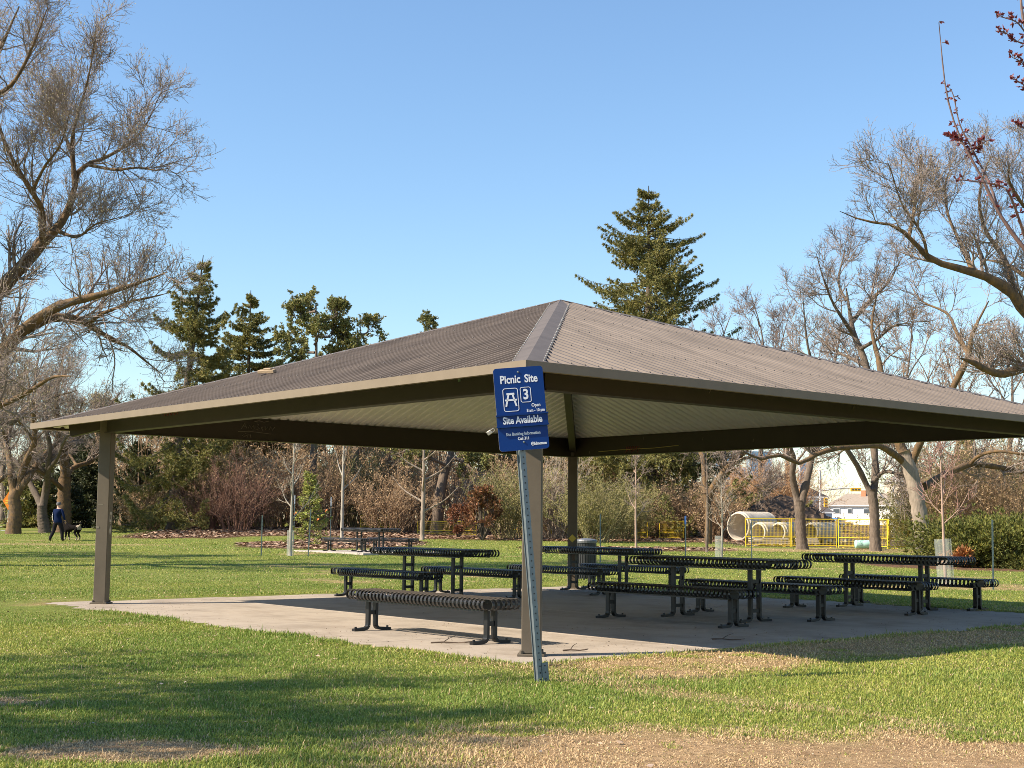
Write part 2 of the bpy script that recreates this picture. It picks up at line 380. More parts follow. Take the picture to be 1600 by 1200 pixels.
# ------------------------------------------------------------------ grass
grng = np.random.default_rng(3)
def blades(n, x0, x1, y0, y1, h, w, keep, fold=True):
    x = grng.uniform(x0, x1, n); y = grng.uniform(y0, y1, n)
    k = keep(x, y); x, y = x[k], y[k]
    # tufts: pull blades towards clump centres
    d = dry_mask(x, y); b = bed_mask(x, y); sd = slab_dist(x, y)
    patch = fbm(x * 1.1, y * 1.1, 77); fine = fbm(x * 5, y * 5, 78, 3)
    u = grng.random(len(x))
    ok = (sd > .035 - (.22 * smooth(.3, .7, fbm(x * 1.4, y * 1.4, 91)) + .05 * fine) * smooth(-4.6, -3.2, local(x, y)[0])) & (u > .60 * d - .8 * smooth(.62, .72, fbm(x * 2.2, y * 2.2, 88, 3)) * (d > .5)) & (grng.random(len(x)) > b * .97) & (grng.random(len(x)) < .35 + 1.1 * fine)
    x, y, d, patch, fine = x[ok], y[ok], d[ok], patch[ok], fine[ok]; n = len(x)
    z = np.where(sd[ok] < 0, .0, terrain(x, y) - .006)
    hh = h * grng.uniform(.4, 1.25, n) * (1 - .55 * d) * (.35 + 1.3 * patch) * np.where(grng.random(n) < .03, 1.9, 1.)
    la, lb = local(x, y); hh = hh * (1 - .72 * smooth(-2.2, -4.0, la) * smooth(1.3, .2, sd[ok]) * (lb < -4))
    ww = w * grng.uniform(.7, 1.3, n)
    az = grng.uniform(0, 2 * PI, n); lean = grng.uniform(.1, 1.0, n) * (1 + .6 * d)
    dx, dy = np.cos(az), np.sin(az)
    base = np.stack([x, y, z], -1); side = np.stack([-dy, dx, np.zeros(n)], -1) * ww[:, None] / 2
    mid = base + np.stack([dx * lean * hh * .28, dy * lean * hh * .28, hh * .55], -1)
    tip = base + np.stack([dx * lean * hh * .85, dy * lean * hh * .85, hh * (1 - .25 * lean)], -1)
    V = np.stack([base - side, base + side, mid + side * .85, mid - side * .85, tip], 1).reshape(-1, 3)
    o = np.arange(n)[:, None] * 5
    Q = o + np.array([[0, 1, 2, 3]]); T = o + np.array([[3, 2, 4]])
    lush = np.array([.22, .285, .055]); yel = np.array([.52, .52, .11]); straw = np.array([.68, .49, .27]); deep = np.array([.08, .15, .02])
    big = fbm(x * .35, y * .35, 55, 3)
    t = np.clip((patch - .3) * 1.5 + (big - .5) * 2.3 + .12 + grng.normal(0, .25, n), 0, 1)[:, None]
    c = lush * t + yel * (1 - t) * .75 + deep * 0
    dk = grng.random(n)[:, None] < .25; c = np.where(dk, deep + .3 * c, c)
    st = (grng.random(n) < np.clip(.04 + d * (1.0 - .9 * smooth(.62, .72, fbm(x * 2.2, y * 2.2, 88, 3))) + .13 * (1 - patch) * (fine < .5), 0, .97))[:, None]
    c = np.where(st, straw * grng.uniform(.55, 1.15, n)[:, None], c)
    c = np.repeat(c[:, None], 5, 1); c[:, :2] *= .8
    return V, Q, T, c.reshape(-1, 3)
def vis(mar):
    def f(x, y): return np.abs(x) < y * .385 + mar
    return f
parts_ = [blades(400000, -5, 5, 6.7, 9.6, .05, .006, lambda x, y: (dry_mask(x, y) > .3) & vis(.4)(x, y)), blades(240000, -1, 7, 10.5, 16, .05, .007, lambda x, y: (dry_mask(x, y) > .35) & vis(.4)(x, y)),
          blades(520000, -5.2, 5.2, 6.7, 11.2, .031, .0055, vis(.4)),
          blades(430000, -8, 8, 11.2, 17, .030, .007, vis(.5)),
          blades(340000, -12, 12, 17, 28, .030, .009, vis(.6)),
          blades(260000, -18.5, 18.5, 28, 46, .032, .015, vis(1)),
          blades(120000, -30, 26, 46, 72, .04, .028, vis(1)),
          blades(420000, -8, 8, 11, 21, .05, .008, lambda x, y: (np.abs(slab_dist(x, y) + .03) < .13) & (np.abs(x) < y * .4 + .5))]
V_, Qs, Ts, Cs, off = [], [], [], [], 0
for v, q, t, c in parts_:
    V_.append(v); Qs.append(q + off); Ts.append(t + off); Cs.append(c); off += len(v)
gm = bpy.data.materials.new('grass_blade'); gm.use_nodes = True
nt = gm.node_tree; at_n = nt.nodes.new('ShaderNodeAttribute'); at_n.attribute_name = 'tint'
b_ = nt.nodes['Principled BSDF']; nt.links.new(at_n.outputs['Color'], b_.inputs['Base Color']); b_.inputs['Roughness'].default_value = .55; b_.inputs['Specular IOR Level'].default_value = .3
tr_ = nt.nodes.new('ShaderNodeBsdfTranslucent'); nt.links.new(at_n.outputs['Color'], tr_.inputs[0]); mxs = nt.nodes.new('ShaderNodeMixShader'); mxs.inputs[0].default_value = .3
nt.links.new(b_.outputs[0], mxs.inputs[1]); nt.links.new(tr_.outputs[0], mxs.inputs[2]); nt.links.new(mxs.outputs[0], nt.nodes['Material Output'].inputs['Surface'])
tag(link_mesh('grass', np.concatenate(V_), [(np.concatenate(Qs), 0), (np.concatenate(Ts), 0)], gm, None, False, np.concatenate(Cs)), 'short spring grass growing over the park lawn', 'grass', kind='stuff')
del V_, Qs, Ts, Cs

# ------------------------------------------------------------------ fallen leaves: on the lawn, and thick over the mulch beds
def litter(name, n, x0, x1, y0, y1, keep, size, cols, label):
    x = grng.uniform(x0, x1, n); y = grng.uniform(y0, y1, n); k = keep(x, y); x, y = x[k], y[k]; n = len(x)
    z = np.where(slab_dist(x, y) < 0, .004, terrain(x, y) + size * .5)
    az = grng.uniform(0, 2 * PI, n); tl = grng.uniform(-.7, .7, n); s = size * grng.uniform(.5, 1.4, n)
    a = np.stack([np.cos(az), np.sin(az), np.zeros(n)], -1); bb = np.stack([-np.sin(az) * np.cos(tl), np.cos(az) * np.cos(tl), np.sin(tl)], -1)
    c0 = np.stack([x, y, z + np.abs(np.sin(tl)) * s * .5], -1)
    V = np.stack([c0 - a * s[:, None], c0 - bb * s[:, None] * .55 + a * s[:, None] * .1, c0 + a * s[:, None] * 1.1 + np.array([0, 0, .2]) * s[:, None], c0 + bb * s[:, None] * .55], 1).reshape(-1, 3)
    Q = np.arange(n)[:, None] * 4 + np.array([[0, 1, 2, 3]])
    cols = np.array(cols); c = cols[grng.integers(0, len(cols), n)] * grng.uniform(.6, 1.3, n)[:, None]
    return tag(link_mesh(name, V, [(Q, 0)], LEAFMAT, None, False, np.repeat(c, 4, 0)), label, 'leaves', kind='stuff')
LEAFMAT = mat('dry_leaf', (1, 1, 1), .8, tint=True, var=.1)
litter('fallen_leaves', 1300, -8, 9, 6.8, 24, lambda x, y: vis(.3)(x, y) & (slab_dist(x, y) > .05), .017, [(.42, .30, .2), (.3, .19, .1), (.55, .44, .34), (.16, .1, .06), (.5, .36, .26)], 'dry brown leaves scattered over the near grass')
def on_slab(x, y):
    sd = slab_dist(x, y); return (sd < -.05) & (fbm(x * .8, y * .8, 66) + .35 * smooth(-2.2, -.2, sd) > .62)
litter('slab_debris', 9000, -7, 8, 11.5, 27, on_slab, .008, [(.20, .12, .07), (.12, .08, .05), (.3, .2, .12), (.06, .045, .03)], 'dry grass bits and grit blown over the concrete slab')
litter('leaf_litter', 90000, -21, 13, 48, 84, lambda x, y: bed_mask(x, y) > grng.uniform(.3, .9, len(x)), .075, [(.30, .17, .10), (.22, .12, .07), (.36, .23, .15), (.13, .075, .045), (.42, .3, .2)], 'brown leaves and wood mulch covering the shrub beds')
# ================================================================== materials of the shelter and furniture
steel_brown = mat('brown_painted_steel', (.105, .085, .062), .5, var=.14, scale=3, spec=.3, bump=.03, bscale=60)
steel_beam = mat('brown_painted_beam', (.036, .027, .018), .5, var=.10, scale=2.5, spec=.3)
fascia_m = mat('fascia_brown_steel', (.20, .16, .118), .6, var=.06, scale=4, spec=.12)
cap_m = mat('hip_cap_steel', (.125, .104, .089), .6, var=.14, scale=3, spec=.2)
roof_l = mat('weathered_roof_steel', (.138, .106, .081), .6, var=.28, scale=2.6, spec=.2, stretch=(1, .25, 1))
roof_r = mat('tan_roof_steel', (.140, .112, .091), .55, var=.26, scale=2.6, spec=.25, stretch=(.25, 1, 1))
valley_m = mat('dark_roof_valley', (.075, .062, .053), .65, var=.3, scale=3)  # darker tone for the flat pans between the ribs, and the panel screws
ceil_m = mat('pale_ceiling_steel', (.84, .80, .73), .5, var=.07, scale=1.2, spec=.3)
screw_m = mat('screw_head', (.45, .43, .4), .4, metal=.7)

HA, HB, EA, EB = 4.694, 4.619, 5.520, 5.432
Z_EAVE, Z_APEX = 2.540, 4.345
shelter = empty('picnic_shelter', (CX, CY, 0), ROT, 'open picnic shelter with brown corrugated hip roof on four steel posts', 'shelter')

def panel(name, half, run, turn, zoff, material, lip=0.):
    """corrugated roof face towards local -y, turned about z"""
    pitch = .168; prof = [(0, 0), (.46, 0), (.57, .024), (.80, .024), (.91, 0)]
    s = []; h = []
    k = -int(half / pitch) - 2
    while k * pitch < half + pitch:
        for u, hh in prof:
            x = (k + u) * pitch
            if -half < x < half: s.append(x); h.append(hh)
        k += 1
    s = np.array([-half] + s + [half]); h = np.array([0] + h + [0])
    slope = (Z_APEX - Z_EAVE) / run
    q1 = run * (1 - np.abs(s) / half)
    # break each strip at the hip; add an extra vertex column at s=0 for a clean ridge
    lo = np.stack([s, np.full_like(s, -run + lip), Z_EAVE + slope * lip + h + zoff], -1)
    lo[:, 1] = np.minimum(lo[:, 1], -run + np.maximum(q1, 0)); lo[:, 2] = Z_EAVE + (lo[:, 1] + run) * slope + h + zoff
    hi = np.stack([s, -run + q1, Z_EAVE + slope * q1 + h + zoff], -1)
    V = np.concatenate([lo, hi]); n = len(s)
    Q = np.array([(i, i + 1, n + i + 1, n + i) for i in range(n - 1)])
    c_, s_ = math.cos(turn), math.sin(turn); V = V @ np.array([[c_, s_, 0], [-s_, c_, 0], [0, 0, 1]])
    hv = np.isclose(h[:-1], 0) & np.isclose(h[1:], 0); blocks = [(Q[~hv], 0), (Q[hv], 1)]
    if name == 'roof_panel':                          # screw heads on the ribs, in rows over the purlins
        sv = []; sq = []; tops = [(s[i] + s[i + 1]) / 2 for i in range(n - 1) if h[i] > .02 and h[i + 1] > .02]
        for qv in (.16, 1.25, 2.4, 3.55, 4.6):
            for x in tops:
                if qv < run * (1 - abs(x) / half) - .35:
                    z = Z_EAVE + slope * qv + .024 + zoff; o_ = len(V) + len(sv); y = -run + qv; e = .011
                    sv += [(x - e, y - e, z - .004), (x + e, y - e, z - .004), (x + e, y + e, z + .003), (x - e, y + e, z + .003), (x, y, z + .013)]
                    sq += [(o_, o_ + 1, o_ + 4), (o_ + 1, o_ + 2, o_ + 4), (o_ + 2, o_ + 3, o_ + 4), (o_ + 3, o_, o_ + 4)]
        sv = np.array(sv) @ np.array([[c_, s_, 0], [-s_, c_, 0], [0, 0, 1]]); V = np.concatenate([V, sv]); blocks.append((np.array(sq), 1))
    return link_mesh(name, V, blocks, material, shelter)
for (nm, half, run, turn, m) in (('roof_panel', EA, EB, 0, [roof_l, valley_m]), ('roof_panel', EB, EA, PI / 2, [roof_r, valley_m]), ('roof_panel', EA, EB, PI, [roof_r, valley_m]), ('roof_panel', EB, EA, -PI / 2, [roof_l, valley_m])):
    panel(nm, half, run, turn, .012, m)
    panel('ceiling_panel', half, run, turn, -.02, [ceil_m, ceil_m], lip=.06)
# hip caps, fascia, hip rafters
for sa, sb in ((1, -1), (1, 1), (-1, 1), (-1, -1)):
    cb = MB(); C0 = np.array([sa * EA, sb * EB, Z_EAVE]); AP = np.array([0, 0, Z_APEX])
    d = AP - C0; L = np.linalg.norm(d); dn = d / L
    wa = np.array([-sa * .205, 0, 0]); wb = np.array([0, -sb * .205, 0])   # level lines on each face
    up = np.array([0, 0, .038]); pts = []
    nseg = 8
    for t in np.linspace(0.0, 1.0, nseg + 1):
        p = C0 + d * t + up
        fa = wa.copy(); fb = wb.copy()
        if t > .955: fa *= max(0.0, (1 - t) / .045) * .9 + .1; fb *= max(0., (1 - t) / .045) * .9 + .1
        pts += [p + fa - np.array([0, 0, .003]), p + np.array([0, 0, .004]), p + fb - np.array([0, 0, .003])]
    fs = []
    for k in range(nseg):
        a = 3 * k
        fs += [(a, a + 1, a + 4, a + 3), (a + 1, a + 2, a + 5, a + 4)]
    cb.add(pts, fs, 0)
    for t in np.linspace(.03, .94, 42):
        for w_ in (wa, wb):
            cb.box(C0 + d * t + up + w_ * .93 + np.array([0, 0, .002]), (.014, .014, .007), m=1)
    cb.build('hip_cap', [cap_m, screw_m], shelter)
    hr = MB(); p0 = C0 + dn * .62 + np.array([0, 0, -.185]); p1 = AP + np.array([0, 0, -.20]) - dn * .06
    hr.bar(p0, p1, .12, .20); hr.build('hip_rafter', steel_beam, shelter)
for (L_, off, ax) in ((EA, EB, 0), (EB, EA, 1)):
    for sgn in (-1, 1):
        fb = MB(); s = sgn * off
        if ax == 0: fb.box((0, s, Z_EAVE + .010), (2 * L_ + .02, .02, .085)); fb.box((0, s - sgn * .035, Z_EAVE - .026), (2 * L_ - .12, .05, .008))
        else: fb.box((s, 0, Z_EAVE + .0095), (.02, 2 * L_ - .021, .084)); fb.box((s - sgn * .035, 0, Z_EAVE - .0265), (.05, 2 * L_ - .12, .008))
        fb.build('fascia', fascia_m, shelter)
# posts, turned 45 degrees
paint_w = mat('faded_white_paint', (.5, .48, .44), .8); stick_y = mat('yellow_sticker', (.55, .40, .05), .5); stick_g = mat('pale_sticker', (.42, .40, .37), .6)
tape_g = mat('green_tape', (.16, .27, .16), .6); scrib = mat('chalky_scribble', (.15, .13, .095), .8); redp = mat('dull_red_paint', (.20, .04, .03), .8); yelp = mat('yellow_chalk', (.42, .34, .10), .8)
posts = {}
for nm, sa, sb in (('front', 1, -1), ('left', -1, -1), ('back', -1, 1), ('right', 1, 1)):
    pb = MB(); zt = 2.72
    pb.box((0, 0, zt / 2 + .011), (.178, .178, zt - .022), rz=PI / 4, bev=.008)
    po = pb.build('post', steel_brown, shelter, loc=(sa * HA, sb * HB, 0))
    bp_ = MB(); bp_.box((0, 0, .011), (.25, .25, .022), rz=PI / 4, bev=.004)
    for k in range(4):
        a = PI / 2 * k; bp_.lathe([(0.0001, .052), (.016, .052), (.018, .022)], (.125 * math.cos(a), .125 * math.sin(a), 0), 6)
    bp_.build('base_plate', steel_brown, po)
    posts[nm] = po
def decal(parent, w, h, z, face, m, name='sticker', diamond=False, u=0.):
    """thin sticker on a post; face: 0 = towards the viewer's side diagonal, 1 = the side to its right"""
    ang = -PI / 4 + PI / 2 * face                     # outward direction in shelter axes
    d = np.array([math.cos(ang), math.sin(ang), 0]); s = np.array([-d[1], d[0], 0]); o = d * .0925 + s * u
    b = MB(); up = np.array([0, 0, 1.])
    if diamond: pts = [(-w / 2, 0), (0, -h / 2), (w / 2, 0), (0, h / 2)]
    else: pts = [(-w / 2, -h / 2), (w / 2, -h / 2), (w / 2, h / 2), (-w / 2, h / 2)]
    f = [o + s * a + up * (z + c) for a, c in pts]; g = [p - d * .004 for p in f]
    b.add(f + g, [(0, 1, 2, 3), (0, 4, 5, 1), (1, 5, 6, 2), (2, 6, 7, 3), (3, 7, 4, 0)])
    return b.build(name, m, parent)
decal(posts['back'], .15, .15, .93, 0, stick_y, diamond=True)
decal(posts['left'], .07, .15, 1.24, 1, stick_g); decal(posts['left'], .035, .07, 1.24, 1, steel_brown).scale = (1.02, 1.02, 1)
decal(posts['left'], .075, .14, 1.05, 1, stick_g, diamond=True)
decal(posts['left'], .07, .012, 1.42, 0, scrib, 'tape_mark', u=-.03); decal(posts['left'], .045, .03, 1.09, 0, scrib, 'tape_mark', u=-.06); decal(posts['left'], .012, .012, 1.15, 1, paint_w, 'tape_mark')
for u, z in ((-.012, 2.02), (.02, 2.03), (.01, 2.2)): decal(posts['front'], .008, .012, z, 0, paint_w, 'tape_mark', u=u + .04)
# perimeter beams
zb0, zb1 = 2.452, 2.80
def beam(p0, p1):
    b = MB(); p0 = np.array(p0, float); p1 = np.array(p1, float); zc = (zb0 + zb1) / 2
    b.bar((*p0, zc + .006), (*p1, zc + .006), .10, zb1 - zb0 - .012); b.bar((*p0, zb0 + .006), (*p1, zb0 + .006), .15, .012)
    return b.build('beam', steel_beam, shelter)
i_ = .10
bm_f = beam((-HA - .02, -HB), (HA - .0, -HB)); bm_r = beam((HA, -HB + i_), (HA, HB - i_)); bm_b = beam((HA, HB), (-HA, HB)); bm_l = beam((-HA, HB - i_), (-HA, -HB + i_))
# marks on the beams: scribble on the inside of the back-left beam, a chalk line and red paint on the back-right one
def on_l(u, z): return (-HA + .052, u, z)
def on_b(u, z): return (u, HB - .052, z)
def marks(name, beam_o, lines, m, r=.005):
    b = MB()
    for st in lines: b.tube(np.array(st, float), r, 4)
    return b.build(name, m, beam_o)
strokes = [[(0, 0), (.06, .10), (.09, .02)], [(.03, .05), (.08, .05)], [(.12, .02), (.14, .07), (.17, .02), (.2, .07), (.22, .02)], [(.26, .1), (.3, .08), (.27, .05), (.31, .03), (.26, .01)],
           [(.34, .02), (.37, .06), (.34, .05), (.36, .0)], [(.4, .07), (.41, .01), (.45, .06)], [(.47, .01), (.5, .07), (.53, .01), (.57, .06)], [(.22, .13), (.3, .15), (.38, .13), (.46, .15)], [(-.05, -.04), (.2, -.03), (.5, -.05)], [(.02, -.1), (.08, -.06), (.04, -.12), (.12, -.08), (.1, -.13)], [(.15, -.07), (.17, -.13)]]
marks('graffiti', bm_l, [[on_l(2.0 - HB + .15 + 1.05 * x, 2.62 + 1.0 * z) for x, z in st] for st in strokes], scrib)
marks('chalk_line', bm_b, [[on_b(-HA + .75, 2.53), on_b(-HA + 1.3, 2.545), on_b(-HA + 2.2, 2.55), on_b(-HA + 2.75, 2.575)]], yelp)
marks('paint_mark', bm_b, [[on_b(-HA + 1.45 + .05 * k + dx, z) for k in range(7) for dx, z in ((0, 2.49 + .02 * (k % 3)), (.05, 2.56 + .02 * (k % 2)), (.02, 2.6))]], redp, .006)
marks('paint_mark', bm_f, [[(-HA + 1.9 + .05 * k, -HB - .052, 2.60 + .06 * (k % 2)) for k in range(9)]], redp, .006)
marks('tape_mark', bm_f, [[(HA - 1.06, -HB - .052, 2.60), (HA - 1.06, -HB - .052, 2.70)]], tape_g, .018)
for y, z in ((2.4, 2.58), (4.9, 2.56), (7.1, 2.62)): marks('scratch', bm_r, [[(HA + .052, -HB + y, z), (HA + .052, -HB + y + .03, z + .045)]], scrib, .006)
for k, x in enumerate((.5, 1.9, 3.3, 4.4, 5.6)): marks('scratch', bm_b, [[on_b(-HA + x, 2.5 + .07 * (k * 3 % 4)), on_b(-HA + x + .01, 2.55 + .07 * (k * 3 % 4))]], scrib)

# ------------------------------------------------------------------ wood scrap lying on the roof
wood_m = mat('weathered_wood', (.33, .24, .15), .8, var=.3, scale=20, stretch=(1, 8, 8))
p = at(417, 585, 18.5)
ws = MB(); ws.box((0, 0, 0), (.26, .08, .045), bev=.006); ws.box((.02, .0, .033), (.12, .06, .02), bev=.004)
# put it on the left roof face: height from the face's plane
a_, b_ = local(p[0], p[1]); b_ = max(b_, -EB)
for k in range(30):      # march along the sight line until it meets the roof face
    Yk = 14 + k * .3; pk = at(417, 585, Yk); ak, bk = local(pk[0], pk[1]); zr = Z_EAVE + (bk + EB) * (Z_APEX - Z_EAVE) / EB
    if bk > -EB and pk[2] <= zr + .05: break
pk = at(417, 585, Yk)
w_o = ws.build('wood_scrap', wood_m, None); w_o.location = (pk[0], pk[1], zr + .075); w_o.rotation_euler = (.30, 0, ROT + .45)
tag(w_o, 'small wood scrap lying on the corrugated shelter roof', 'wood scrap')

# ================================================================== picnic tables and benches
black = mat('black_coated_steel', (.008, .008, .008), .4, var=.3, scale=12, spec=.5)
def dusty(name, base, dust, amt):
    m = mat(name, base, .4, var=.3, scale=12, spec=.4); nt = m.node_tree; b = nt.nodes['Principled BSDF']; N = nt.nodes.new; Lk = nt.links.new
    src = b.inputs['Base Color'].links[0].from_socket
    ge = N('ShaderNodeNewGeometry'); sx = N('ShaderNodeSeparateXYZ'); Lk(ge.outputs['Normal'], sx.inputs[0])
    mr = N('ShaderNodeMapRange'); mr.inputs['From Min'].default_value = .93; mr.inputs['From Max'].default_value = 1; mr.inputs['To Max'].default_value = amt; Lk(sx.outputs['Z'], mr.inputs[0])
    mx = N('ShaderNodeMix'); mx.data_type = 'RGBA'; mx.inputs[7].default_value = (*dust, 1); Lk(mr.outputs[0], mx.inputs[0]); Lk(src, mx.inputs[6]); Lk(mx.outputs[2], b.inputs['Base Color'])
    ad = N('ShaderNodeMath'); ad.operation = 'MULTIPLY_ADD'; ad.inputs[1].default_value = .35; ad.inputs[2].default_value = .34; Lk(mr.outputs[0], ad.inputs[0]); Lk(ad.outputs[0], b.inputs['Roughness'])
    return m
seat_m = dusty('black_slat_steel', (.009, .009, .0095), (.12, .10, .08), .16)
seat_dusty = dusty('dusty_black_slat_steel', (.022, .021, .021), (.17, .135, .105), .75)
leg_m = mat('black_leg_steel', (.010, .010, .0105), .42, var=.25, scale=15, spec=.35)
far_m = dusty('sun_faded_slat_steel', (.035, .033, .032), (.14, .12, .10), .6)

def slat_top(L, W, z, rad=.056):
    """flat bands across the width, rolled over both long edges, and short rolled bands at the ends"""
    b = MB(); th = .006; w = .031; pitch = .066
    def roll(half, inner):        # (across, z) path: under-lip, half circle, top, ... on one side
        c0 = half - rad
        a = np.linspace(-PI / 2 - .25, PI / 2, 9)
        return [(c0 + rad * math.cos(t), z - rad + rad * math.sin(t)) for t in a]
    def band(path, pos, axis):
        path = np.array(path); n = len(path); T = np.gradient(path, axis=0); T /= np.linalg.norm(T, axis=1, keepdims=True)
        Nn = np.stack([-T[:, 1], T[:, 0]], -1); inn = path + Nn * th * (1 if True else -1)
        V = []
        for s in (-w / 2, w / 2):
            for P_ in (path, inn):
                for (u, zz) in P_: V.append((pos + s, u, zz) if axis == 0 else (u, pos + s, zz))
        i = np.arange(n - 1)[:, None]
        q = np.concatenate([i + np.array([[0, 1, 2 * n + 1, 2 * n]]), i + np.array([[n, 3 * n, 3 * n + 1, n + 1]]), i + np.array([[0, n, n + 1, 1]]), i + np.array([[2 * n, 2 * n + 1, 3 * n + 1, 3 * n]])])
        b.add(V, q.astype(np.int32))
    right = roll(W / 2, 0); left = [(-u, zz) for u, zz in right][::-1]
    x = -L / 2 + .13
    xs_ = np.arange(-L / 2 + .12, L / 2 - .119, pitch)
    for x in xs_: band(right + left, x, 0)
    b.box((0, 0, z - .0105), (L - .27, W - .13, .004))      # solid sheet under the bands
    er = roll(L / 2, 0)
    for y in np.arange(-W / 2 + .05, W / 2 - .049, pitch):
        band(er + [(L / 2 - .15, z)], y, 1)
        band([(-L / 2 + .15, z)] + [(-u, zz) for u, zz in er][::-1], y, 1)
    return b
def rails(L, W, z):
    b = MB()
    for s in (-1, 1):
        b.box((0, s * (W / 2 - .07), z - .119), (L - .42, .035, .016))
    for x in (-L / 2 + .17, L / 2 - .17): b.box((x, 0, z - .032), (.04, W - .19, .03))
    b.box((0, 0, z - .022), (L - .38, .05, .012))
    return b
def leg_frame(h, gap, foot, link_h, t=.045):
    """two uprights that bend outwards into feet, joined by a link, with a bearer on top"""
    b = MB()
    for s in (-1, 1):
        y = s * gap / 2; r = .05
        pts = [(y, h)] + [(y, r + .035)] + [(y + s * r * (1 - math.cos(a)), r + .0 + t / 2 - r * math.sin(a) + .0) for a in np.linspace(.3, PI / 2, 5)] + [(s * foot, t / 2 - .011)]
        for p0, p1 in zip(pts[:-1], pts[1:]):
            dz = abs(p1[1] - p0[1]) > abs(p1[0] - p0[0])
            b.bar((0, p0[0], p0[1]), (0, p1[0], p1[1]), .06, .032, up=(0, 1, 0) if dz else (0, 0, 1))
        b.lathe([(.0001, .036), (.013, .036), (.014, .02)], (0, s * (foot - .03), .012), 6)
    for lh in link_h: b.box((0, 0, lh), (.044, gap - .02, .045))
    return b
def make_table(L=2.56, W=.76, z=.785, sm=seat_m):
    t = empty('picnic_table')
    slat_top(L, W, z).build('tabletop', sm, t); rails(L, W, z).build('frame', black, t)
    for x in (-.65, .65):
        f = leg_frame(z - .12, .17, .30, (.14, z - .28)); f.box((0, 0, z - .085), (.06, W - .16, .07)); f.build('leg', leg_m, t, loc=(x, 0, 0))
    return t
def make_bench(L=2.56, W=.44, z=.455, sm=seat_m):
    t = empty('bench')
    slat_top(L, W, z).build('seat', sm, t); rails(L, W, z).build('frame', black, t)
    for x in (-1.03, 1.03):
        f = leg_frame(z - .12, .10, .245, (.20,)); f.box((0, 0, z - .085), (.06, W - .14, .07)); f.build('leg', leg_m, t, loc=(x, 0, 0))
    return t
def wpos(a, b): return (CX + EX[0] * a + NX[0] * b, CY + EX[1] * a + NX[1] * b, 0)
T0 = make_table(); B0 = make_bench()
tabs = [((-3.62, .52), 'black slatted picnic table under the shelter at left, behind the dusty sunlit bench'),
        ((-3.65, 4.27), 'black slatted picnic table beside the rear post, in front of the trash can'),
        ((2.36, .58), 'black slatted picnic table in the middle of the shelter, right of the sign'),
        ((2.28, 4.47), 'black slatted picnic table at the right end of the shelter')]
for k, ((a, b), lab) in enumerate(tabs):
    o = T0 if k == 0 else copy_tree(T0)
    o.location = wpos(a, b); o.rotation_euler = (0, 0, ROT + (.006, -.009, .004, -.006)[k]); tag(o, lab, 'picnic table', 'picnic tables under the shelter')
bens = [((-3.60, -.43), 'black bench on the near side of the left shelter table, behind the dusty bench'), ((-3.60, 1.42), 'black bench on the far side of the left shelter table, partly behind the post'),
        ((-3.66, 3.38), 'black bench on the near side of the table by the rear post'), ((-3.66, 5.12), 'black bench on the far side of the table by the rear post'),
        ((2.45, -.38), 'black bench on the near side of the middle shelter table'), ((2.36, 1.44), 'black bench on the far side of the middle shelter table'),
        ((2.36, 3.54), 'black bench on the near side of the rightmost shelter table'), ((2.27, 5.26), 'black bench on the far side of the rightmost shelter table, next to the back lawn')]
for k, ((a, b), lab) in enumerate(bens):
    o = B0 if k == 0 else copy_tree(B0)
    o.location = wpos(a, b); o.rotation_euler = (0, 0, ROT + .012 * math.sin(k * 2.3)); tag(o, lab, 'bench', 'benches under the shelter')
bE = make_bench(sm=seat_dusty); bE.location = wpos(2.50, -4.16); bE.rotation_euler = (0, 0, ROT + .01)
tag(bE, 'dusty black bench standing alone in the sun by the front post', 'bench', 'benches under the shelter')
# far set on its own pad
p = at(578, 858, 46.5); fx, fy = p[0], p[1]; fz = ground_z(fx, fy) + .03
pad = MB(); pad.box((0, 0, 0), (4.2, 3.4, .10), bev=.01); po_ = pad.build('concrete_pad', conc2, None, loc=(fx, fy, fz - .05)); po_.rotation_euler = (0, 0, ROT)
tag(po_, 'small concrete pad under the far picnic table on the lawn', 'pad', kind='structure')
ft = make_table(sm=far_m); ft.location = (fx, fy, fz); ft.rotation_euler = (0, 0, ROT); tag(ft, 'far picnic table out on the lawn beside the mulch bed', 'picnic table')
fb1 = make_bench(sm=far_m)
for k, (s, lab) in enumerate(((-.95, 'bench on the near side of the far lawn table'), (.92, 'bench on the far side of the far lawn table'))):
    o = fb1 if k == 0 else copy_tree(fb1)
    o.location = (fx + NX[0] * s, fy + NX[1] * s, fz); o.rotation_euler = (0, 0, ROT); tag(o, lab, 'bench', 'benches at the far lawn table')

